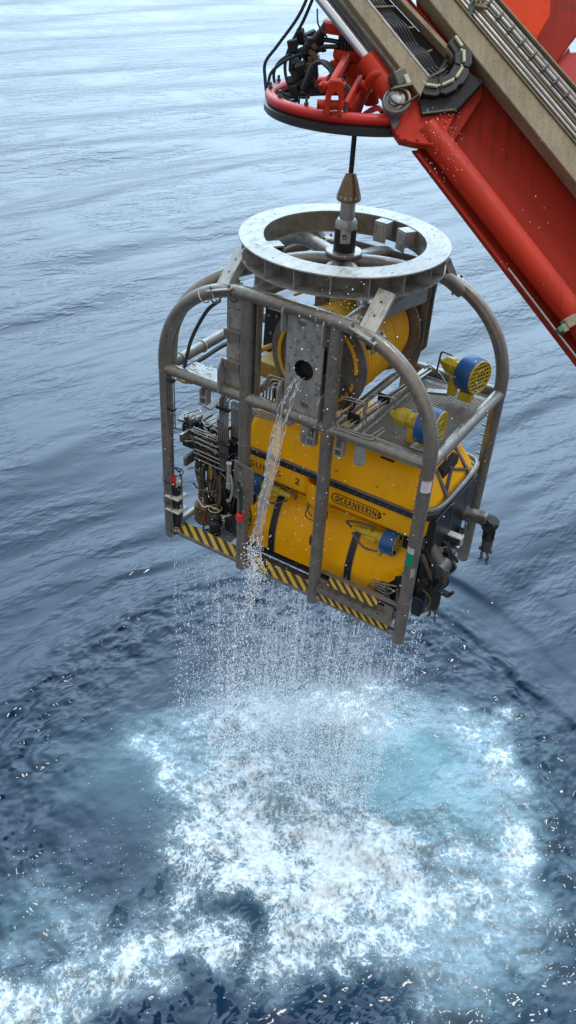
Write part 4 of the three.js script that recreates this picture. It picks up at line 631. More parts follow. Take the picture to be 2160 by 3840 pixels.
  const skid = (xs, grow, x0, x1) => {
    const K = [[1.0, 0.10, 0.98, -0.34], [1.05, 0.08, 1.02, -0.30], [2.9, 0.08, 1.02, -0.30], [3.02, 0.15, 1.02, -0.30], [3.15, 0.30, 1.02, -0.315], [3.27, 0.46, 1.01, -0.34], [3.36, 0.60, 0.99, -0.38], [3.44, 0.74, 0.96, -0.45], [3.47, 0.82, 0.93, -0.52]];
    const at = (x) => { for (let i = 0; i + 1 < K.length; i++) if (x <= K[i + 1][0]) { const t = (x - K[i][0]) / (K[i + 1][0] - K[i][0]); return K[i].map((v, q) => mix(v, K[i + 1][q], Math.max(0, t))); } return K[K.length - 1]; };
    const S = []; for (let i = 0; i <= xs; i++) { const k = at(mix(x0, x1, i / xs)); S.push(skidSec(k[0], k[1], k[2], k[3], grow)); } return loft(S);
  };
  part('skid_pod', [skid(1, 0, 1.0, 1.44), skid(1, 0, 1.45, 2.95), skid(8, 0, 2.95, 3.47)], M.yellow, rov, { label: 'yellow rounded lower pod' });
  for (const [x, lean] of [[1.45, 0], [2.62, 0]]) { const st = part('strap', skid(1, 0.012, x, x + 0.09), M.rubber, rov, { label: 'black strap over the lower pod' });
    part('strap_edge', [skid(1, 0.014, x - 0.006, x), skid(1, 0.014, x + 0.09, x + 0.096)], M.steel, st);
    part('stud', [0.18, 0.3, 0.42, 0.54].map((y) => cyl([x + 0.045, y, -0.30 + 0.008], [x + 0.045, y, -0.30 + 0.018], 0.009, 0.009, 8)), M.pipe, st); }
  part('pod_recess', stack([[0.90, 1.7, 3.2, -0.50, zb + 0.2, 0.05, 0.1], [1.08, 1.7, 3.2, -0.50, zb + 0.2, 0.05, 0.1]]), M.yellow, rov);
  part('clip', [box([2.10, 0.62, -0.285], [0.03, 0.14, 0.05], 0.006), pipe([[1.98, 1.2, -0.38], [1.99, 1.05, -0.30], [2.08, 0.98, -0.30]], 0.008, 0.03), pipe([[2.03, 1.16, -0.38], [1.97, 0.98, -0.3], [2.0, 0.92, -0.3], [2.12, 0.92, -0.3]], 0.008, 0.03), box([2.24, 1.08, -0.30], [0.10, 0.12, 0.06], 0.01)], M.darkSteel, rov);
  // side thrusters between float and pod
  const thr = (x, y, z, s, label) => {                        // s = +1: duct towards the bow
    const t = part('thruster', lathe([[0.13, 0], [0.155, 0.0], [0.16, 0.02], [0.158, 0.17], [0.15, 0.18], [0.13, 0.17], [0.13, 0]], [x, y, z], [s, 0, 0], 36), M.blue, rov, { label });
    part('motor', [lathe([[0, -0.42], [0.03, -0.41], [0.042, -0.36], [0.046, -0.25], [0.065, -0.235], [0.065, -0.19], [0.05, -0.18], [0.05, -0.15], [0.07, -0.14], [0.07, -0.06], [0.085, -0.05], [0.085, 0.02], [0, 0.03]], [x, y, z], [s, 0, 0], 20), box([x - s * 0.15, y - 0.02, z + 0.06], [0.16, 0.06, 0.07], 0.015)], M.motor, t);
    part('hose', [curve([[x - s * 0.46, y - 0.02, z + 0.0], [x - s * 0.5, y + 0.08, z + 0.05], [x - s * 0.3, y + 0.14, z + 0.05], [x - s * 0.12, y + 0.12, z]], 0.014, 24, 8), curve([[x - s * 0.40, y - 0.02, z + 0.09], [x - s * 0.2, y - 0.12, z + 0.14], [x - s * 0.02, y - 0.11, z + 0.13]], 0.014, 24, 8)], M.darkSteel, t);
    part('guard', [torus([x + s * 0.18, y, z], 0.14, 0.008, [1, 0, 0], 32, 6), torus([x + s * 0.18, y, z], 0.07, 0.006, [1, 0, 0], 24, 6), cyl([x + s * 0.18, y - 0.14, z], [x + s * 0.18, y + 0.14, z], 0.006, 0.006, 6), cyl([x + s * 0.18, y, z - 0.14], [x + s * 0.18, y, z + 0.14], 0.006, 0.006, 6)], M.motor, t); part('bracket', box([x + s * 0.01, y - 0.12, z + 0.1], [0.05, 0.12, 0.06], 0.01), M.motor, t);
  };
  thr(3.09, 1.075, -0.32, 1, 'blue side thruster with yellow motor, near the bow'); thr(1.32, 1.12, -0.34, -1, 'blue side thruster with yellow motor, behind the second post');
  // frame and tooling under the bow
  part('chassis', [box([2.2, 0.55, -1.05], [2.2, 0.9, 0.9], 0.03), box([3.28, 0.75, -1.05], [0.50, 1.1, 1.1], 0.03), box([2.1, 0.06, -0.6], [2.3, 0.05, 0.6], 0.01)], M.blackMatt, rov);
  part('front_housing', [plate([[-0.42, 0.95], [-0.42, 1.55], [-1.66, 1.55], [-1.66, 1.18], [-1.42, 1.08], [-1.42, 0.15], [-0.95, 0.15], [-0.90, 0.9]].map(([z, y]) => [-z, y]), 0.10, [3.56, 0, 0], [0, 0, -1], [0, 1, 0], 0.01), box([3.60, 0.55, -0.62], [0.10, 0.9, 0.36], 0.02), box([3.52, 0.26, -1.58], [0.16, 0.5, 0.10], 0.02)], M.black, rov, { label: 'black bow housing' });
  part('panel_seam', [box([3.664, 1.32, -0.93], [0.006, 0.40, 0.014], 0.002), box([3.664, 1.34, -1.40], [0.006, 0.34, 0.012], 0.002)], M.steel, rov);
  part('side_plate', [box([3.58, 0.62, -1.52], [0.02, 0.95, 0.16], 0.004), box([3.50, 1.08, -0.34], [0.14, 0.07, 0.02], 0.004)], M.steel, rov);
  const mani = part('manifold', [box([3.12, 0.30, -0.36], [0.34, 0.28, 0.10], 0.01), box([3.34, 0.38, -0.42], [0.22, 0.40, 0.14], 0.01), box([3.2, 0.10, -0.4], [0.5, 0.10, 0.2], 0.01)], M.black, rov);
  part('pipe_row', [0, 1, 2, 3, 4].map((i) => pipe([[3.06, 0.20 + i * 0.045, -0.30], [3.12, 0.22 + i * 0.045, -0.27], [3.22, 0.22 + i * 0.045, -0.27], [3.26, 0.18 + i * 0.045, -0.30]], 0.009, 0.02)), M.pipe, mani);
  { const g = []; for (let i = 0; i < 16; i++) g.push(cyl([2.98 + rnd() * 0.42, 0.12 + rnd() * 0.35, -0.305], [2.98 + rnd() * 0.42, 0.12 + rnd() * 0.35, -0.275], 0.011, 0.011, 6)); part('fitting', g, M.pipe, mani); }
  { const g = []; for (let i = 0; i < 60; i++) { const y = 0.15 + rnd() * 0.85, z = -0.40 - rnd() * 1.0, x = 3.56 + rnd() * 0.14; g.push(rnd() < 0.5 ? box([x, y, z], [0.05 + rnd() * 0.08, 0.05 + rnd() * 0.1, 0.05 + rnd() * 0.1], 0.012, [rnd(), rnd(), 0]) : cyl([x, y, z], [x + 0.1 * rnd(), y + 0.12 * (rnd() - 0.5), z + 0.12 * (rnd() - 0.5)], 0.02 + 0.02 * rnd(), 0.02, 10)); } part('bow_fitting', g, M.blackMatt, rov, { kind: 'stuff' }); }
  { const g = []; for (let i = 0; i < 12; i++) { const y = 0.4 + rnd() * 0.6; g.push(cyl([3.66, y, -0.5 - rnd() * 0.6], [3.74, y + 0.05 * rnd(), -0.5 - rnd() * 0.6], 0.008, 0.008, 6)); } part('bow_pipe', g, M.pipe, rov, { kind: 'stuff' }); }
  part('camera', [cyl([3.62, 0.98, -0.98], [3.80, 0.95, -0.98], 0.055, 0.06, 16)], M.blackMatt, rov); part('camera_bracket', [box([3.74, 1.03, -0.98], [0.20, 0.02, 0.10], 0.004), box([3.82, 0.96, -1.02], [0.03, 0.16, 0.06], 0.01)], M.white, rov);
  part('lamp', [lathe([[0, 0], [0.05, 0.01], [0.07, 0.08], [0.06, 0.09], [0, 0.06]], [3.66, 0.72, -1.05], [1, -0.3, 0.2], 20)], M.pipe, rov); part('motor', [cyl([3.58, 0.95, -0.7], [3.70, 0.9, -0.7], 0.07, 0.06, 16), box([3.66, 0.86, -0.72], [0.08, 0.08, 0.1], 0.02)], M.olive, rov);
  // bow bumper bars and the recess on the float's nose
  part('bow_bumper', [curve([[3.30, 1.70, -1.74], [3.52, 1.70, -1.73], [3.63, 1.70, -1.62], [3.655, 1.695, -1.3], [3.655, 1.69, -0.9], [3.64, 1.69, -0.55], [3.56, 1.70, -0.36], [3.40, 1.71, -0.30]], 0.032, 60, 12)], M.steel, rov);
  part('nose_recess', [plate([[-0.82, 1.66], [-1.26, 1.66], [-1.26, 1.98], [-0.82, 1.98]].map(([z, y]) => [-z, y]), 0.16, [3.34, 0, 0], [0, 0, -1], [0, 1, 0], 0.01)], M.blackMatt, rov);
  part('nose_bar', [bar([3.64, 1.69, -0.74], [3.28, 2.13, -0.78], 0.055, 0.03), bar([3.64, 1.69, -1.38], [3.28, 2.13, -1.34], 0.055, 0.03), bar([3.585, 1.76, -0.78], [3.50, 1.88, -1.06], 0.045, 0.025), bar([3.585, 1.76, -1.34], [3.50, 1.88, -1.06], 0.045, 0.025), bar([3.50, 1.88, -1.06], [3.36, 2.05, -1.06], 0.05, 0.025), bar([3.36, 2.05, -0.80], [3.36, 2.05, -1.32], 0.04, 0.03)], M.darkSteel, rov);
  part('handle', [pipe([[2.85, 2.09, -0.50], [2.85, 2.16, -0.48], [2.98, 2.16, -0.48], [2.98, 2.09, -0.50]], 0.018, 0.03), box([2.92, 2.09, -0.49], [0.18, 0.03, 0.08], 0.008)], M.black, rov);
  // manipulator arms
  const jaw = (c, s, p) => part('jaw', [-1, 1].flatMap((k) => [curve([[c[0] + 0.02 * k, c[1], c[2] + 0.02 * k], [c[0] + 0.055 * k * s, c[1] - 0.07, c[2] + 0.03 * k], [c[0] + 0.04 * k * s, c[1] - 0.14, c[2] + 0.02 * k], [c[0] + 0.065 * k * s, c[1] - 0.18, c[2] + 0.02 * k]], 0.017, 16, 8)]), M.darkSteel, p);
  const a1 = part('manipulator_arm', [bar([3.50, 1.22, -0.50], [3.80, 0.84, -0.50], 0.15, 0.15, 0.04), cyl([3.80, 0.86, -0.60], [3.80, 0.86, -0.40], 0.10, 0.10, 20)], M.darkSteel, rov, { label: 'dark jointed manipulator arm, hanging low at the near side' });
  part('forearm', [bar([3.79, 0.84, -0.52], [3.83, 0.62, -0.50], 0.14, 0.14, 0.03), lathe([[0, 0.02], [0.08, 0], [0.085, -0.1], [0.075, -0.3], [0.06, -0.36], [0, -0.36]], [3.77, 0.58, -0.50], [-0.10, 1, 0], 20), bar([3.78, 0.56, -0.46], [3.98, 0.52, -0.48], 0.09, 0.05, 0.02), bar([3.96, 0.50, -0.48], [4.02, 0.60, -0.48], 0.05, 0.04, 0.015)], M.blackMatt, a1);
  part('ram', [cyl([3.56, 1.02, -0.42], [3.74, 0.72, -0.42], 0.035, 0.03, 12), cyl([3.88, 0.90, -0.46], [3.88, 0.70, -0.46], 0.03, 0.03, 12)], M.bronze, a1);
  part('wrist', [cyl([3.80, 0.32, -0.5], [3.81, 0.22, -0.5], 0.055, 0.05, 16), box([3.81, 0.20, -0.5], [0.10, 0.05, 0.07], 0.01)], M.darkSteel, a1); jaw([3.81, 0.20, -0.5], 1, a1);
  part('hose', [curve([[3.6, 1.1, -0.42], [3.74, 0.9, -0.38], [3.76, 0.7, -0.40], [3.74, 0.5, -0.42]], 0.012, 24, 6), curve([[3.7, 0.9, -0.42], [3.86, 0.78, -0.38], [3.80, 0.6, -0.40]], 0.012, 24, 6)], M.black, a1);
  const a2 = part('manipulator_arm', [bar([3.60, 1.04, -1.44], [3.97, 1.10, -1.46], 0.17, 0.14, 0.04)], M.armGrey, rov, { label: 'grey manipulator arm reaching out at the far side' });
  part('forearm', [lathe([[0, 0.05], [0.09, 0.04], [0.10, -0.02], [0.09, -0.12], [0, -0.13]], [4.02, 1.06, -1.47], [0.3, 1, 0], 20), cyl([4.01, 0.98, -1.47], [4.02, 0.80, -1.47], 0.075, 0.08, 18)], M.blackMatt, a2);
  part('wrist', [cyl([4.02, 0.82, -1.47], [4.03, 0.62, -1.47], 0.072, 0.068, 18), cyl([3.94, 0.62, -1.47], [4.11, 0.62, -1.47], 0.035, 0.035, 12)], M.darkSteel, a2); jaw([4.03, 0.60, -1.47], 1, a2);
  part('hose', [curve([[3.72, 1.12, -1.38], [3.94, 1.02, -1.38], [4.02, 0.92, -1.39], [4.0, 0.8, -1.40]], 0.012, 24, 6), curve([[3.9, 1.12, -1.40], [4.08, 1.02, -1.42], [4.09, 0.85, -1.43]], 0.012, 24, 6)], M.black, a2);
  for (let i = 0; i < 16; i++) { const z = -0.35 - rnd() * 0.9, y = 0.25 + rnd() * 0.6, x = 3.64; part('hose', curve([[x, y + 0.25, z], [x + 0.05 + 0.08 * rnd(), y + 0.12, z + 0.08 * (rnd() - 0.5)], [x + 0.06 + 0.08 * rnd(), y - 0.05, z + 0.1 * (rnd() - 0.5)], [x, y - 0.22, z + 0.12 * (rnd() - 0.5)]], 0.010 + 0.012 * rnd(), 20, 6), [M.black, M.darkSteel, M.olive, M.rubber][i % 4], rov); }
  part('skid_box', [box([3.62, 0.20, -0.52], [0.14, 0.30, 0.28], 0.03)], M.black, rov); part('skid_box', [box([3.60, 0.30, -1.15], [0.12, 0.34, 0.5], 0.03)], M.black, rov);
}

// ---------------------------------------------------------------- lifting cable and its bullet-shaped termination
const CX = 1.8, CZ = -1.02;
{
  const t = thing('lifting_cable', 'dark steel lifting cable ending in a bronze cone and black socket on the cage hub', 'cable', [CX, 4.14, CZ]);
  part('cable', cyl([CX, 4.9, CZ], [CX, 7.6, CZ], 0.027, 0.027, 16), M.blackMatt, t);
  const k = (p, mat, name, label) => part(name, lathe(p, [CX, 0, CZ], [0, 1, 0], 40), mat, t, { label });
  k([[0, 4.70], [0.125, 4.70], [0.135, 4.715], [0.128, 4.76], [0.085, 4.90], [0.052, 4.985], [0.03, 4.99]], M.bronze, 'cone', 'rusty bronze cone with raised marks');
  { const g = []; for (let i = 0; i < 14; i++) { const a = i / 14 * 6.283; g.push(box([CX + 0.128 * Math.cos(a), 4.745, CZ + 0.128 * Math.sin(a)], [0.02, 0.03, 0.008], 0.003, [0, -a + Math.PI / 2, 0])); } part('raised_mark', g, M.cream, t); }
  k([[0, 4.49], [0.082, 4.49], [0.082, 4.70], [0, 4.70]], M.polished, 'sleeve');
  k([[0, 4.40], [0.115, 4.40], [0.12, 4.43], [0.118, 4.47], [0.10, 4.50], [0.08, 4.505], [0, 4.505]], M.plate, 'collar');
  k([[0, 4.15], [0.122, 4.15], [0.125, 4.16], [0.120, 4.40], [0, 4.40]], M.black, 'socket', 'black painted socket with worn grey window');
  const g = new THREE.CylinderGeometry(0.1255, 0.1255, 0.15, 16, 1, true, 0.05, 0.95); g.translate(CX, 4.335, CZ); part('worn_window', g, M.plate, t);
  part('emblem', [torus([CX + 0.055, 4.33, CZ + 0.114], 0.022, 0.005, [0.45, 0, 0.9], 5, 6), box([CX + 0.05, 4.355, CZ + 0.116], [0.05, 0.012, 0.006], 0.002, [0, 0.45, 0])], M.blackMatt, t);
}
// ---------------------------------------------------------------- docking head above the cage
const head = thing('docking_head', 'red docking head with tubular ring, black rubber bumper and hanging hoses', 'docking head', [CX, 5.69, CZ]);
{
  const y = 5.70, R = 0.885;
  part('ring', torus([CX, y, CZ], R, 0.055, [0, 1, 0], 128, 18), M.redRing, head, { label: 'red tubular ring' });
  part('rubber_bumper', [lathe([[R - 0.06, -0.08], [R + 0.045, -0.09], [R + 0.062, -0.07], [R + 0.062, -0.015], [R + 0.03, 0.0], [R - 0.06, 0.0], [R - 0.06, -0.08]], [CX, y - 0.05, CZ], [0, 1, 0], 128)], M.rubber, head);
  { const g = []; for (let i = 0; i < 14; i++) { const a = i / 14 * 6.283 + 0.3; g.push(cyl([CX + R * Math.cos(a), y + 0.055, CZ + R * Math.sin(a)], [CX + R * Math.cos(a), y + 0.12, CZ + R * Math.sin(a)], 0.014, 0.014, 8), cyl([CX + R * Math.cos(a), y + 0.06, CZ + R * Math.sin(a)], [CX + R * Math.cos(a), y + 0.08, CZ + R * Math.sin(a)], 0.024, 0.024, 6)); } part('ring_bolt', g, M.darkSteel, head); }
  // swivel column above
  const S = [1.66, -1.0];
  part('swivel', [lathe([[0, 6.27], [0.21, 6.27], [0.22, 6.29], [0.22, 6.36], [0.20, 6.38], [0, 6.38]], [S[0] - 0.06, 0, S[1]], [0, 1, 0], 36)], M.red, head);
  { const g = []; for (let i = 0; i < 22; i++) { const a = i / 22 * 6.283; g.push(cyl([S[0] + 0.10 * Math.cos(a), 6.12, S[1] + 0.10 * Math.sin(a)], [S[0] + 0.10 * Math.cos(a), 6.29, S[1] + 0.10 * Math.sin(a)], 0.012, 0.012, 8)); } part('spring_pack', [...g, cyl([S[0], 6.12, S[1]], [S[0], 6.29, S[1]], 0.085, 0.085, 16)], M.black, head); }
  part('yoke', [lathe([[0, 6.05], [0.17, 6.05], [0.18, 6.08], [0.17, 6.14], [0, 6.14]], [S[0] + 0.03, 0, S[1]], [0, 1, 0], 28), box([S[0] + 0.05, 5.98, S[1]], [0.36, 0.12, 0.28], 0.02)], M.red, head);
  part('damper', [cyl([1.76, 5.62, -0.92], [1.80, 6.06, -0.98], 0.085, 0.085, 20), cyl([1.90, 5.66, -1.14], [1.86, 6.06, -1.04], 0.075, 0.075, 20), cyl([1.55, 5.72, -1.25], [1.70, 6.04, -1.06], 0.06, 0.06, 16)], M.red, head);
  part('arm', [bar([1.66, 5.84, -0.50], [1.74, 6.06, -0.90], 0.05, 0.09, 0.015)], M.red, head);
  part('arm', [bar([1.18, 5.72, -1.62], [1.62, 5.92, -1.12], 0.12, 0.10, 0.02), bar([1.40, 5.82, -1.25], [1.62, 6.02, -1.05], 0.07, 0.12, 0.02)], M.redDark, head);
  // clevis on the ring's near side
  const q = V(2.02, y, -0.155);
  const cl = part('clevis', [plate([[-0.10, 0.04], [-0.07, 0.30], [-0.05, 0.33], [0.05, 0.33], [0.07, 0.30], [0.07, 0.02], [0.035, 0.02], [0.035, 0.19], [0.0, 0.22], [-0.035, 0.19], [-0.035, 0.02]], 0.10, q.toArray(), [0.83, 0, -0.55], [0, 1, 0], 0.012)], M.red, head, { label: 'red clevis bracket on the near side of the ring' });
  part('pin', [cyl([q.x - 0.11, q.y + 0.11, q.z + 0.12], [q.x + 0.09, q.y + 0.11, q.z - 0.01], 0.042, 0.042, 16), cyl([q.x - 0.07, q.y + 0.27, q.z + 0.09], [q.x + 0.09, q.y + 0.27, q.z - 0.02], 0.035, 0.035, 16)], M.red, cl);
  part('link', [bar([q.x - 0.03, q.y + 0.28, q.z + 0.0], [1.76, 6.10, -0.80], 0.06, 0.10, 0.02), bar([q.x + 0.10, q.y + 0.10, q.z - 0.05], [2.0, 5.96, -0.66], 0.05, 0.09, 0.02)], M.red, cl);
  part('lever', [bar([2.1, 5.74, -0.3], [2.06, 5.90, -0.7], 0.05, 0.08, 0.02), cyl([1.88, 5.84, -0.66], [2.04, 5.86, -0.78], 0.04, 0.04, 12)], M.redDark, head);
  // valve cluster and hoses
  const hx = [1.22, 5.95, -0.92];
  { const g = []; for (let i = 0; i < 40; i++) g.push(box([hx[0] + 0.30 * (rnd() - 0.5), hx[1] + 0.50 * (rnd() - 0.5), hx[2] + 0.2 * (rnd() - 0.5)], [0.05 + 0.08 * rnd(), 0.06 + 0.1 * rnd(), 0.06 + 0.06 * rnd()], 0.012, [rnd() * 0.6, rnd(), rnd() * 0.6])); part('valve_cluster', g, M.blackMatt, head, { label: 'dark cluster of valves and couplings' }); }
  { const g = []; for (let i = 0; i < 8; i++) g.push(box([hx[0] + 0.12 + 0.10 * (rnd() - 0.5), hx[1] + 0.05 + 0.3 * (rnd() - 0.5), hx[2] + 0.10], [0.05, 0.05 + 0.06 * rnd(), 0.03], 0.006, [rnd() * 0.5, rnd(), rnd()])); part('coupling', g, M.bronze, head); }
  const hose = (p, r = 0.017, m = M.sling) => part('hose', curve(p, r, 70, 8), m, head);
  hose([[1.30, 6.75, -0.9], [1.16, 6.40, -0.86], [0.93, 6.10, -0.84], [0.80, 5.93, -0.82], [0.80, 5.78, -0.82], [0.86, 5.62, -0.80], [1.00, 5.58, -0.82], [1.20, 5.62, -0.88]]);
  hose([[1.34, 6.75, -0.95], [1.18, 6.36, -0.92], [1.04, 6.10, -0.90], [1.00, 5.92, -0.88], [1.06, 5.76, -0.86], [1.18, 5.66, -0.88], [1.30, 5.66, -0.9]], 0.017);
  hose([[1.24, 6.12, -0.88], [1.05, 6.02, -0.86], [0.92, 5.92, -0.86], [0.88, 5.80, -0.86], [0.95, 5.68, -0.86], [1.12, 5.64, -0.88], [1.28, 5.68, -0.9]], 0.016);
  hose([[1.22, 6.06, -0.84], [1.05, 5.98, -0.82], [0.90, 5.86, -0.80], [0.86, 5.76, -0.80], [0.86, 5.66, -0.80]], 0.016);
  hose([[1.62, 6.20, -0.9], [1.42, 6.20, -0.88], [1.32, 6.14, -0.86], [1.26, 6.06, -0.84]], 0.022, M.black);
  hose([[1.60, 6.16, -0.9], [1.44, 6.14, -0.86], [1.36, 6.08, -0.86]], 0.022, M.black);
  hose([[1.48, 6.34, -0.86], [1.40, 6.24, -0.86], [1.28, 6.12, -0.86], [1.22, 6.06, -0.88]], 0.048, M.rubber);
  hose([[1.30, 5.74, -0.78], [1.36, 5.84, -0.74], [1.42, 5.95, -0.70], [1.50, 6.03, -0.68], [1.62, 6.04, -0.66], [1.76, 5.97, -0.62], [1.92, 5.87, -0.58], [2.02, 5.84, -0.55]], 0.026, M.black);
  hose([[1.56, 6.05, -0.66], [1.70, 6.00, -0.60], [1.80, 5.90, -0.56], [1.86, 5.79, -0.56]], 0.022, M.black);
  { const g = []; for (let i = 0; i < 14; i++) { const t = i / 13, p = V(mix(1.31, 1.46, t), mix(5.76, 6.0, t), mix(-0.78, -0.69, t)); g.push(torus(p.toArray(), 0.034, 0.009, [0.5, 0.8, 0.3], 14, 6)); } part('hose_spiral', g, M.rubber, head); }
  hose([[1.20, 5.68, -0.84], [1.26, 5.70, -0.82], [1.34, 5.72, -0.80], [1.38, 5.78, -0.8]], 0.03, M.black);
  hose([[1.24, 5.68, -0.8], [1.25, 5.60, -0.78], [1.26, 5.48, -0.77], [1.25, 5.46, -0.78]], 0.012);
}

// ---------------------------------------------------------------- crane boom, leaning from the ship over the cage
// The boom lies in a plane of its own; its side elevation is drawn on a grid of 3.69 mm and given thickness across it.
const BS = 0.00369, BO = camera.position.clone().addScaledVector(camBack, -8.0).addScaledVector(camRight, (1000 - 724.5) * BS).addScaledVector(camUp, -(300 - 1288) * BS);
const bq = camera.quaternion.clone();
function boomThing(name, label, category) { const g = new THREE.Group(); g.name = numbered(name); g.position.copy(BO); g.quaternion.copy(bq); pivots.set(g, V(0, 0, 0)); scene.add(g); return tag(g, label, category); }
const p3 = (x, y, z) => { const k = (8 - z) / 8; return [((x - 724.5) * k - 275.5) * BS, -((y - 1288) * k + 988) * BS, z]; };   // the same grid, seen at another distance
const b2 = (x, y) => [(x - 1000) * BS, -(y - 300) * BS], b3 = (x, y, z) => [...b2(x, y), z];
const bpl = (poly, z, th, bev = 0.006) => XY(poly.map(([x, y]) => b2(x, y)).reverse(), th, z, bev);
const ppl = (poly, z, th, bev = 0.006) => XY(poly.map(([x, y]) => p3(x, y, z + th).slice(0, 2)).reverse(), th, z, bev);
const bcyl = (x0, y0, x1, y1, r, z, seg = 28) => cyl(b3(x0, y0, z), b3(x1, y1, z), r, r, seg);
const boom = boomThing('crane_boom', 'red crane boom with tan side rails and steel pipes, leaning in from the right', 'crane boom');
{
  const far = 2050;                                  // the boom runs on out of sight towards the ship
  const on = (x0, y0, s) => (x) => [x, y0 + (x - x0) * s];
  const lowT = on(1136, 392, 1.278), web0 = on(1136, 341, 1.278), railLo = on(1059, 4, 1.243), railHi = on(1119, 0, 1.195), top = on(1247, 0, 1.144);
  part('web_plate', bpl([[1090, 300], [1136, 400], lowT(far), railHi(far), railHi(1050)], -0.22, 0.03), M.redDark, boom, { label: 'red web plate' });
  part('lower_tube', cyl(b3(...lowT(1075), -0.06), b3(...lowT(far), -0.06), 0.125, 0.125, 48), M.red, boom, { label: 'red round lower chord' });
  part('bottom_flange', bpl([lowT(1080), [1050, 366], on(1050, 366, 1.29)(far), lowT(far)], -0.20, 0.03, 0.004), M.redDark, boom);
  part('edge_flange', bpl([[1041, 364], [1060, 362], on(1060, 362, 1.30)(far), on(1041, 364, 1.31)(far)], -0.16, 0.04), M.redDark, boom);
  part('edge_pipe', cyl(b3(...on(1045, 372, 1.302)(1052), -0.05), b3(...on(1045, 372, 1.302)(far), -0.05), 0.014, 0.014, 12), M.redDark, boom);
  part('edge_pipe', cyl(b3(...on(1300, 700, 1.30)(1280), -0.02), b3(...on(1300, 700, 1.30)(far), -0.02), 0.012, 0.012, 12), M.pipe, boom);
  part('pipe_clamp', [box(b3(1432, 812, 0.02), [0.12, 0.10, 0.14], 0.012, [0, 0, 0.5]), box(b3(1416, 828, 0.03), [0.06, 0.08, 0.10], 0.012, [0, 0, 0.5])], M.tan, boom); part('clamp_pad', [box(b3(1406, 832, 0.04), [0.06, 0.05, 0.08], 0.012, [0, 0, 0.5])], M.green, boom);
  part('end_plate', bpl([[978, 243], [1020, 200], [1075, 215], [1150, 255], [1143, 290], [1108, 371], [1041, 362], [1006, 354], [985, 324]], -0.10, 0.12, 0.01), M.redEnd, boom, { label: 'bright red end plate with cut corners' });
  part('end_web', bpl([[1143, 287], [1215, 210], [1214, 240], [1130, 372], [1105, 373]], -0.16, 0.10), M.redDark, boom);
  // weld beads, stencilled wear and small fittings on the red faces
  part('weld_seam', cyl(b3(1136, 342, -0.182), b3(...web0(far), -0.182), 0.010, 0.010, 6), M.redDark, boom); part('weld_seam', cyl(b3(1147, 268, -0.18), b3(1128, 372, -0.05), 0.008, 0.008, 6), M.redDark, boom);
  part('bolt', [[1000, 340], [1020, 350], [1050, 352], [1090, 355], [1120, 310], [1130, 295]].map(([x, y]) => cyl(b3(x, y, 0.02), b3(x, y, 0.034), 0.016, 0.016, 6)), M.redEnd, boom);
  part('corner_plate', bpl([[978, 300], [985, 324], [992, 332], [1004, 312], [1002, 285], [990, 280]], 0.022, 0.02, 0.004), M.darkSteel, boom);
  // tan outer rail and the brown channel that holds the pipes
  part('side_rail', [bpl([railLo(860), railLo(far), railHi(far), railHi(900)], -0.06, 0.20, 0.01)], M.tan, boom, { label: 'tan side rail' });
  part('rail_lip', [bpl([railHi(900), railHi(far), on(1123, 0, 1.195)(far), on(1123, 0, 1.195)(900)], 0.02, 0.14, 0.004)], M.tan, boom);
  part('pipe_channel', [bpl([on(1121, 0, 1.195)(900), on(1121, 0, 1.195)(far), top(far), top(1000)], -0.10, 0.06)], M.tanDark, boom);
  part('channel_edge', [bpl([on(1241, 0, 1.144)(1000), on(1241, 0, 1.144)(far), top(far), top(1000)], -0.04, 0.12, 0.004)], M.tan, boom);
  for (let i = 0; i < 7; i++) { const t = i / 6, x0 = mix(1152, 1228, t), s = mix(1.185, 1.148, t), f = on(x0, 0, s); part('pipe', cyl(b3(...f(x0 - 120), 0.035), b3(...f(far), 0.035), [0.017, 0.021, 0.015, 0.02, 0.014, 0.022, 0.022][i], [0.017, 0.021, 0.015, 0.02, 0.014, 0.022, 0.022][i], 12), [M.pipe, M.pipe, M.tanDark, M.pipe, M.darkSteel, M.pipe, M.plate][i], boom); }
  { const g = []; for (let i = 0; i < 9; i++) { const p = on(1205, 0, 1.165)(1222 + i * 28); g.push(bar(b3(p[0] - 5, p[1] + 4, 0.075), b3(p[0] + 12, p[1] - 10, 0.075), 0.012, 0.02, 0.003)); } part('pipe_hook', g, M.darkSteel, boom); }
  part('clamp_block', [bar(b3(1176, 52, 0.03), b3(1186, 18, 0.03), 0.05, 0.13, 0.012, [0, 0, 1])], M.greenDark, boom, { label: 'dark green pipe clamp' });
  part('clamp_strap', [bar(b3(1184, 20, 0.07), b3(1222, 24, 0.05), 0.06, 0.05, 0.01, [0, 0, 1]), ...[1188, 1198, 1210].map((x) => cyl(b3(x, 18, 0.09), b3(x, 18, 0.13), 0.013, 0.013, 6))], M.tan, boom);
  // inner telescoping part: tan channel, cable tray, thin flange
  const inL = on(856, 0, 1.30), inR = on(904, 0, 1.248);
  part('inner_rail', [bpl([inL(740), [993, 178], [1052, 260], [1073, 211], inR(760)], 0.03, 0.11, 0.008)], M.tan, boom, { label: 'tan rail of the inner boom section' });
  part('inner_rail_lip', [bar(b3(...inR(760), 0.14), b3(1073, 211, 0.14), 0.012, 0.02, 0.003)], M.pipe, boom);
  part('tray_floor', bpl([inR(760), [1073, 211], [1090, 205], [1150, 160], on(995, 0, 1.09)(800)], -0.12, 0.02), M.blackMatt, boom);
  part('tray_flange', bpl([on(992, 0, 1.07)(800), [1137, 155], [1144, 146], on(1008, 0, 1.07)(800)], -0.06, 0.14, 0.005), M.tan, boom);
  part('red_liner', bpl([on(1008, 0, 1.07)(800), [1144, 146], [1165, 170], [1175, 150], railLo(870)], -0.14, 0.03), M.redDark, boom);
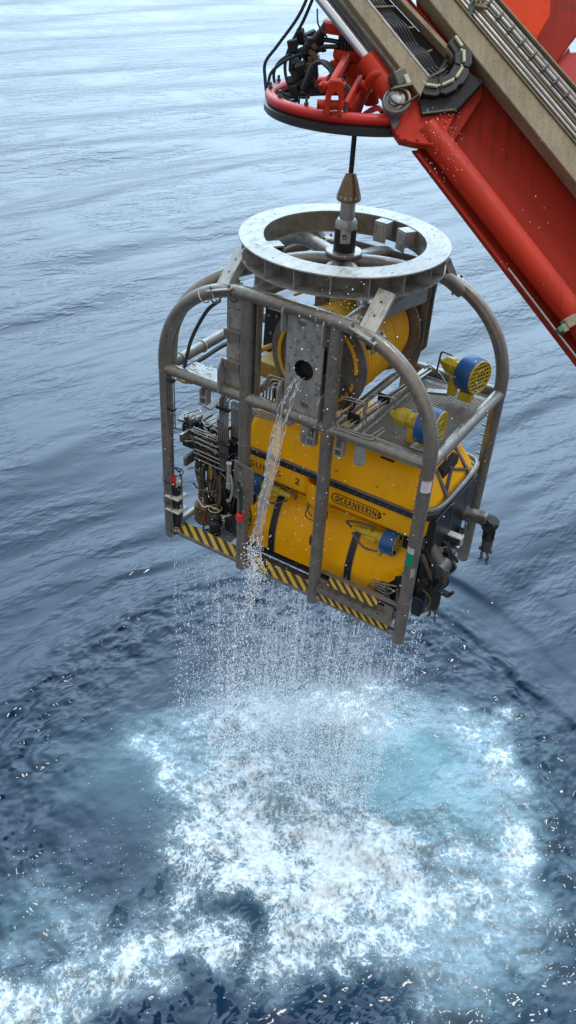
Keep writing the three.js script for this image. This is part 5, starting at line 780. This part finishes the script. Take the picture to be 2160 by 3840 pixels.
  for (const [x0, y0, x1, y1] of [[939, 23, 993, 21], [965, 77, 1040, 74], [1029, 154, 1086, 130], [1062, 208, 1118, 178], [890, -40, 950, -42]]) part('tray_rung', bar(b3(x0, y0, 0.03), b3(x1, y1, 0.03), 0.025, 0.02, 0.004), M.bronze, boom);
  for (let i = 0; i < 7; i++) { const o = i * 8; part('tray_cable', curve([b3(868 + o, -50, 0.0), b3(912 + o, 6, 0.03), b3(944 + o, 38, 0.0), b3(972 + o, 72, 0.04), b3(1000 + o, 110, -0.01), b3(1030 + o * 0.9, 140, 0.04), b3(1070 + o * 0.8, 190, -0.01)], 0.0135, 50, 8), M.rubber, boom); }
  // grey guide strips and the hydraulic cylinder below the inner section
  part('guide_strip', bpl([[834, -20], [846, -20], [1000, 176], [992, 184]], -0.02, 0.06, 0.004), M.plate, boom);
  part('guide_strip', bpl([[820, -20], [834, -20], [990, 180], [978, 186]], -0.06, 0.05, 0.004), M.darkSteel, boom);
  part('piston_rod', cyl(b3(770, -56, -0.03), b3(930, 146, -0.03), 0.050, 0.050, 40), M.chrome, boom, { label: 'chromed piston rod' });
  part('cylinder_barrel', [cyl(b3(925, 140, -0.05), b3(992, 240, -0.05), 0.100, 0.105, 40), bar(b3(990, 185, -0.05), b3(1010, 240, -0.05), 0.1, 0.16, 0.02)], M.red, boom, { label: 'red hydraulic cylinder barrel' });
  // elbow fitting that guides the cable
  part('cable_guide', [curve([b3(962, 188, -0.02), b3(942, 190, 0.0), b3(918, 206, -0.25), b3(904, 226, -0.52), b3(898, 246, -0.68)], 0.052, 40, 18), lathe([[0, -0.03], [0.075, -0.03], [0.08, 0], [0.075, 0.04], [0.05, 0.06], [0, 0.06]], b3(898, 247, -0.69), [0.05, 1, 0.2], 28), torus(b3(926, 199, -0.14), 0.054, 0.014, [0.7, 0.5, 0.6], 24, 8)], M.red, boom, { label: 'red elbow guide above the cable' });
  part('hoop', curve([b3(905, 238, -0.6), b3(930, 236, -0.4), b3(955, 246, -0.2), b3(968, 270, -0.1)], 0.028, 30, 12), M.redRing, boom);
  // sheave motor, lamp box and cables on the end plate
  part('sheave_motor', [lathe([[0, 0.16], [0.055, 0.16], [0.06, 0.15], [0.06, 0.12], [0.10, 0.11], [0.115, 0.08], [0.115, 0.0], [0, 0]], b3(993, 270, 0.02), [-0.2, 0.1, 1], 32), torus(b3(994, 268, 0.13), 0.115, 0.016, [-0.2, 0.1, 1], 36, 8)], M.steel, boom, { label: 'round grey motor on the end plate' });
  part('motor_hub', lathe([[0, 0.03], [0.02, 0.03], [0.055, 0.01], [0.055, 0], [0, 0]], b3(989, 272, 0.165), [-0.2, 0.1, 1], 16), M.plate, boom);
  part('lamp_box', [box(b3(998, 216, 0.12), [0.13, 0.13, 0.14], 0.012, [0.2, 0.3, 0.5]), box(b3(1004, 196, 0.10), [0.07, 0.06, 0.08], 0.01, [0.1, 0.2, 0.6])], M.darkSteel, boom);
  part('lamp_face', [box(b3(1017, 222, 0.16), [0.05, 0.09, 0.05], 0.012, [0.1, 0.3, 0.5])], M.cream, boom); part('lamp_shelf', [box(b3(1002, 236, 0.12), [0.18, 0.02, 0.16], 0.004, [0.3, 0.2, 0.3])], M.tan, boom);
  part('cable_loop', [curve([b3(978, 226, 0.10), b3(972, 262, 0.2), b3(984, 288, 0.24), b3(1010, 286, 0.2), b3(1052, 252, 0.12)], 0.010, 40, 6), curve([b3(800, -10, -0.2), b3(802, 28, -0.2), b3(816, 48, -0.22), b3(826, 58, -0.24)], 0.009, 20, 6)], M.black, boom);
  part('chain_box', bpl([[1052, 262], [1059, 297], [1143, 287], [1214, 211], [1180, 190], [1080, 240]], -0.04, 0.10, 0.006), M.blackMatt, boom, { label: 'black open box under the cable carrier' });
  part('box_liner', bpl([[1060, 296], [1143, 286], [1141, 282], [1059, 291]], 0.06, 0.02, 0.003), M.tanDark, boom);
}
// energy chain that carries the hoses round the bend
{
  const ch = boomThing('cable_carrier', 'black jointed cable carrier with cream pads, curling at the foot of the tan rail', 'cable carrier');
  const c = [1090, 165], R0 = 72, N = 5;
  for (let i = 0; i < N; i++) {
    const a0 = 1.72 - i * 0.58, p = (a, r) => [c[0] + r * Math.cos(a) * 0.98, c[1] + r * Math.sin(a)], h = 0.30;
    const lk = part('chain_link', bpl([p(a0 + h, R0 - 22), p(a0 + h, R0 + 16), p(a0 + 0.15, R0 + 22), p(a0 - 0.15, R0 + 22), p(a0 - h, R0 + 16), p(a0 - h, R0 - 22), p(a0, R0 - 24)], (i % 2) * 0.012 - 0.02, 0.15, 0.008), M.black, ch);
    if (i < 5) { const q = p(a0, R0 - 2), d = [-Math.sin(a0), Math.cos(a0)]; part('pad', [bar(b3(q[0] - d[0] * 16, q[1] - d[1] * 16, 0.145 + (i % 2) * 0.012), b3(q[0] + d[0] * 16, q[1] + d[1] * 16, 0.145 + (i % 2) * 0.012), 0.03, 0.036, 0.012, [0, 0, 1])], M.cream, lk); }
    part('pin', [cyl(b3(...p(a0 + h, R0 - 4), 0.13), b3(...p(a0 + h, R0 - 4), 0.145), 0.012, 0.012, 8)], M.pipe, lk);
  }
  for (let i = 0; i < 5; i++) part('hose', curve([b3(1052 + i * 9, 172 - i * 4, 0.0), b3(1072 + i * 7, 196 - i * 5, 0.02), b3(1098 + i * 3, 208 - i * 9, 0.02), b3(1126, 196 - i * 14, 0.02)], 0.014, 24, 8), M.rubber, ch);
}
// second red crane structure behind the boom, top right
{
  const cr = boomThing('crane_crossbeam', 'orange red box beam of the crane behind the boom, top right corner', 'crane beam');
  part('near_plate', ppl([[1170, -90], [1250, -10], [1346, 106], [1384, 39], [1389, -90]], -0.75, 0.12, 0.01), M.orange, cr);
    part('brace_plate', ppl([[1330, 130], [1380, 39], [1389, -90], [1560, -90], [1560, -50], [1449, 89], [1396, 163]], -1.05, 0.16, 0.01), M.redDark, cr);
  part('top_plate', ppl([[1310, 60], [1396, 160], [1432, 117], [1436, 130], [1560, 120], [1560, 360], [1449, 240]], -1.3, 0.2, 0.01), M.redRing, cr);
}

// ---------------------------------------------------------------- water leaving the cage
{
  // the stream from the drum port: wobbling clear ropes that twist apart, with a thin sheet between them
  const t = thing('water_stream', 'clear twisting stream of water falling from the round port past the yellow vehicle', 'water stream', [1.98, 3.0, 0.1]);
  const axis = (s) => { const v = 2.6, T = s * 0.62; return V(1.97 - 0.05 * s, 3.045 - 0.5 * 9.8 * T * T * 1.15, 0.02 + (1.17 * T)); };
  const rope = (ox, ph, r0, amp, s0, s1, n = 90) => {
    const pts = []; for (let i = 0; i <= n; i++) { const s = mix(s0, s1, i / n), p = axis(s); const w = amp * (0.35 + s); p.x += ox * (0.5 + 0.7 * s) + w * Math.sin(s * 17 + ph); p.z += w * 0.8 * Math.cos(s * 14 + ph) + 0.02 * Math.sin(s * 41 + ph); pts.push(p); }
    const c = new THREE.CatmullRomCurve3(pts), g = new THREE.TubeGeometry(c, n * 3, 1, 10, false), P = g.attributes.position, m = n * 3 + 1;
    for (let i = 0; i < m; i++) { const q = c.getPointAt(i / (m - 1)), s = i / (m - 1), k = r0 * (0.55 + 0.5 * s) * (0.75 + 0.55 * vnoise(s * 46 + ph * 9, 3.3, 501) + 0.25 * Math.sin(s * 120 + ph)); for (let j = 0; j <= 10; j++) { const id = i * 11 + j, a = 1 + 0.25 * (vnoise(s * 60, j * 1.3, 507) - 0.5); P.setXYZ(id, q.x + (P.getX(id) - q.x) * k * a, q.y + (P.getY(id) - q.y) * k * a, q.z + (P.getZ(id) - q.z) * k * a); } }
    g.computeVertexNormals(); return g;
  };
  part('water_rope', rope(-0.060, 0.2, 0.014, 0.010, 0, 0.99), M.water, t);
  part('water_rope', rope(0.045, 2.1, 0.013, 0.012, 0, 0.99), M.water, t);
  part('water_rope', rope(0.075, 4.0, 0.009, 0.012, 0, 0.75, 60), M.water, t);
  part('water_rope', rope(-0.10, 5.2, 0.007, 0.012, 0, 0.6, 50), M.water, t);
  // sheet stretched between the two main ropes lower down
  const S = []; const N = 120;
  for (let i = 0; i <= N; i++) { const s = mix(0.42, 0.97, i / N), p = axis(s), w = (0.046 + 0.020 * Math.sin(s * 23) + 0.04 * (s - 0.4)) * (0.8 + 0.4 * vnoise(s * 22, 1.7, 511)) * (1 - 0.92 * sstep(0.78, 0.97, s)) * sstep(0.40, 0.52, s), tw = 0.35 * Math.sin(s * 9); const r = []; for (let j = 0; j < 20; j++) { const a = j / 20 * 6.28318, k = 1 + 0.30 * (vnoise(s * 30 + j * 0.7, j * 0.9, 521) - 0.5); r.push(V(p.x - 0.01 + w * k * Math.cos(a) * Math.cos(tw), p.y, p.z + w * k * (0.22 * Math.sin(a) + 0.25 * Math.cos(a) * Math.sin(tw)))); } S.push(r); }
  { const P = []; const q = (a, b, c) => P.push(a.x, a.y, a.z, b.x, b.y, b.z, c.x, c.y, c.z); for (let i = 0; i < N; i++) for (let j = 0; j < 20; j++) { const a = S[i][j], b = S[i][(j + 1) % 20], c = S[i + 1][(j + 1) % 20], d = S[i + 1][j]; q(a, c, b); q(a, d, c); } const g = new THREE.BufferGeometry(); g.setAttribute('position', new THREE.BufferAttribute(new Float32Array(P), 3)); g.computeVertexNormals(); part('water_sheet', toCreasedNormals(g, 1.2), M.water, t); }
}
function drops(name, label, list, mat = M.drop) {     // list: [x, y (cage metres), z, radius, stretch]
  const m = new THREE.InstancedMesh(new THREE.IcosahedronGeometry(1, 1), mat, list.length), o = new THREE.Object3D();
  list.forEach(([x, y, z, r, s], i) => { o.position.set(x, y + LIFT, z); o.scale.set(r, r * s, r); o.rotation.set((hash(i, 1) - 0.5) * 0.5, 0, (hash(i, 2) - 0.5) * 0.5); o.updateMatrix(); m.setMatrixAt(i, o.matrix); });
  m.name = name; m.userData.kind = 'stuff'; m.userData.label = label; m.castShadow = false; scene.add(m); return m;
}
{
  const fall = () => Math.pow(rnd(), 0.62) * 4.0;      // faster, so thinner, further down
  const size = () => 0.0032 + 0.0052 * Math.pow(rnd(), 3);
  const list = [];
  // curtain under rails, skid and floor plates
  const lines = [];
  for (let i = 0; i < 420; i++) { const k = rnd(); lines.push(k < 0.42 ? [mix(0.75, 3.6, rnd()), 0.03 * gauss(), 1] : k < 0.55 ? [mix(0.05, 1.2, rnd()), k < 0.5 ? 0.02 * gauss() : -0.5 * rnd(), 0.45] : [mix(1.0, 3.5, rnd()), -0.15 - 1.6 * rnd(), 1]); }
  for (const [x, z, den] of lines) {                 // bead chains and short threads, loosening as they fall
    const n = Math.floor((50 + 130 * rnd() * rnd()) * den), lx = gauss() * 0.06, lz = gauss() * 0.06, y0 = rnd() * 0.6;
    for (let i = 0; i < n; i++) { const f = y0 * rnd() + fall() * (1 - 0.12 * rnd()), w = 0.003 + 0.007 * f + (rnd() < 0.15 ? 0.03 * f : 0); list.push([x + lx * f * 0.5 + gauss() * w, -0.06 - f, z + lz * f * 0.5 + gauss() * w, size() * (rnd() < 0.35 ? 0.6 : 1), 1.2 + 9 * Math.pow(rnd(), 3) * Math.max(0.15, 1 - f / 3)]); }
  }
  for (let i = 0; i < 12000; i++) { const f = 0.1 + Math.pow(rnd(), 0.6) * 3.9; const w = 0.05 + 0.14 * f; const x = mix(0.6, 3.5, rnd()), z = rnd() < 0.6 ? -0.15 + 0.3 * gauss() : -1.6 * rnd(); list.push([x + gauss() * w, -f, z + gauss() * w + 0.15, size() * 0.9, 1 + 1.8 * rnd()]); }
  // where the stream breaks up
  for (let i = 0; i < 1500; i++) { const f = Math.pow(rnd(), 0.75) * 4.6; const w = 0.05 + 0.085 * f; list.push([1.9 + gauss() * w, 0.75 - f, 0.80 + 0.14 * f + gauss() * w, size() * 1.2, 1 + rnd() * 1.2]); }
  // white beads torn off the stream along its way down
  for (let i = 0; i < 150; i++) { const s = Math.pow(rnd(), 0.8) * 1.02, T = s * 0.62, sd = rnd() < 0.5 ? -1 : 1, w = 0.035 + 0.05 * s; list.push([1.97 - 0.05 * s + sd * w * (0.7 + 0.5 * gauss()), 3.045 - 5.635 * T * T + 0.02 * gauss(), 0.03 + 1.17 * T + 0.03 * gauss(), 0.002 + 0.004 * rnd() ** 2, 1 + 2.5 * rnd()]); }
  for (let i = 0; i < 800; i++) { const a = rnd() * 6.28, q = Math.pow(rnd(), 0.9); list.push([1.93 + 0.15 * q * Math.cos(a), 0.78 + 0.5 * q * Math.sin(a), 0.76 + 0.15 * q * gauss(), 0.003 + 0.005 * rnd() ** 2, 1 + rnd()]); }
  // single drips
  for (const [x, z, y0, n] of [[0.06, 0.0, -0.05, 120], [0.30, 0.02, 0, 60], [0.62, 0, 0, 50], [0.95, 0.02, 0, 40], [3.85, -0.5, 0.1, 60], [3.9, -0.9, 0.1, 50], [4.0, -1.45, 0.3, 40], [3.6, 0, -0.1, 60], [3.5, -1.0, 0.1, 70]]) for (let i = 0; i < n; i++) { const f = fall() * 1.0; list.push([x + gauss() * (0.008 + 0.02 * f), y0 - f, z + gauss() * (0.008 + 0.02 * f), size() * 1.15, 1.3 + rnd() * 2]); }
  drops('falling_drops', 'curtain of water drops falling from the cage into the foam', list);
  const near = [];
  // drops shed by the head and ring in front of and inside the cage
  for (let i = 0; i < 260; i++) near.push([mix(2.3, 4.2, rnd()), mix(0.2, 4.3, rnd()), mix(-1.6, 0.8, rnd()), 0.0028 + 0.005 * rnd() ** 3, 1 + 0.6 * rnd()]);
  for (let i = 0; i < 260; i++) near.push([mix(0.1, 2.6, rnd()), mix(0.1, 2.3, rnd()), mix(-0.15, 0.5, rnd()), 0.0028 + 0.004 * rnd() ** 3, 1 + 0.6 * rnd()]);
  for (let i = 0; i < 140; i++) near.push([2.35 + gauss() * 0.25, mix(2.4, 4.4, rnd()), 0.1 + gauss() * 0.4, 0.0035 + 0.006 * rnd() ** 3, 1.1]);
  drops('loose_drops', 'scattered drops shaken off around the cage', near);
  const bm = [], P = V();
  for (let i = 0; i < 80; i++) { const u = rnd(), x = mix(1062, 1150, rnd()) + gauss() * 12 * u, y = 300 + 190 * Math.pow(u, 1.4); P.set(...b3(x, y, 0.2 + 0.1 * gauss())).applyQuaternion(bq).add(BO); bm.push([P.x, P.y - LIFT, P.z, 0.0018 + 0.003 * rnd() ** 3, 1.2 + rnd()]); }
  for (let i = 0; i < 22; i++) { P.set(...b3(mix(1230, 1440, rnd()), mix(360, 760, rnd()), 0.3 + 0.3 * gauss())).applyQuaternion(bq).add(BO); bm.push([P.x, P.y - LIFT, P.z, 0.0018 + 0.0025 * rnd() ** 3, 1.2 + rnd()]); }
  drops('boom_drops', 'drops falling from the black chain box past the red boom', bm);
  // spray thrown up over the foam
  const sp = []; let tries = 0;
  while (sp.length < 12000 && tries++ < 400000) { const a = mix(-4.2, 4.6, rnd()), b = mix(-4.6, 3.0, rnd()), c = churn(a, b); if (rnd() > c * 0.9) continue; const [x, z] = toXZ(a, b); sp.push([x, -LIFT + seaHeight(x, z, 0.05) + 0.01 + Math.pow(rnd(), 3.2) * 0.55 * Math.min(1, c), z, 0.0025 + 0.005 * Math.pow(rnd(), 3), 1]); }
  for (let i = 0; i < 9000; i++) { const a = gauss() * 1.3 + 0.2, b = gauss() * 0.7 + 1.0, [x, z] = toXZ(a, b); sp.push([x, -LIFT + 0.02 + Math.pow(rnd(), 1.8) * 0.9, z, 0.003 + 0.004 * Math.pow(rnd(), 3), 1]); }
  drops('foam_spray', 'fine white spray over the churned water', sp);
}
renderer.render(scene, camera);
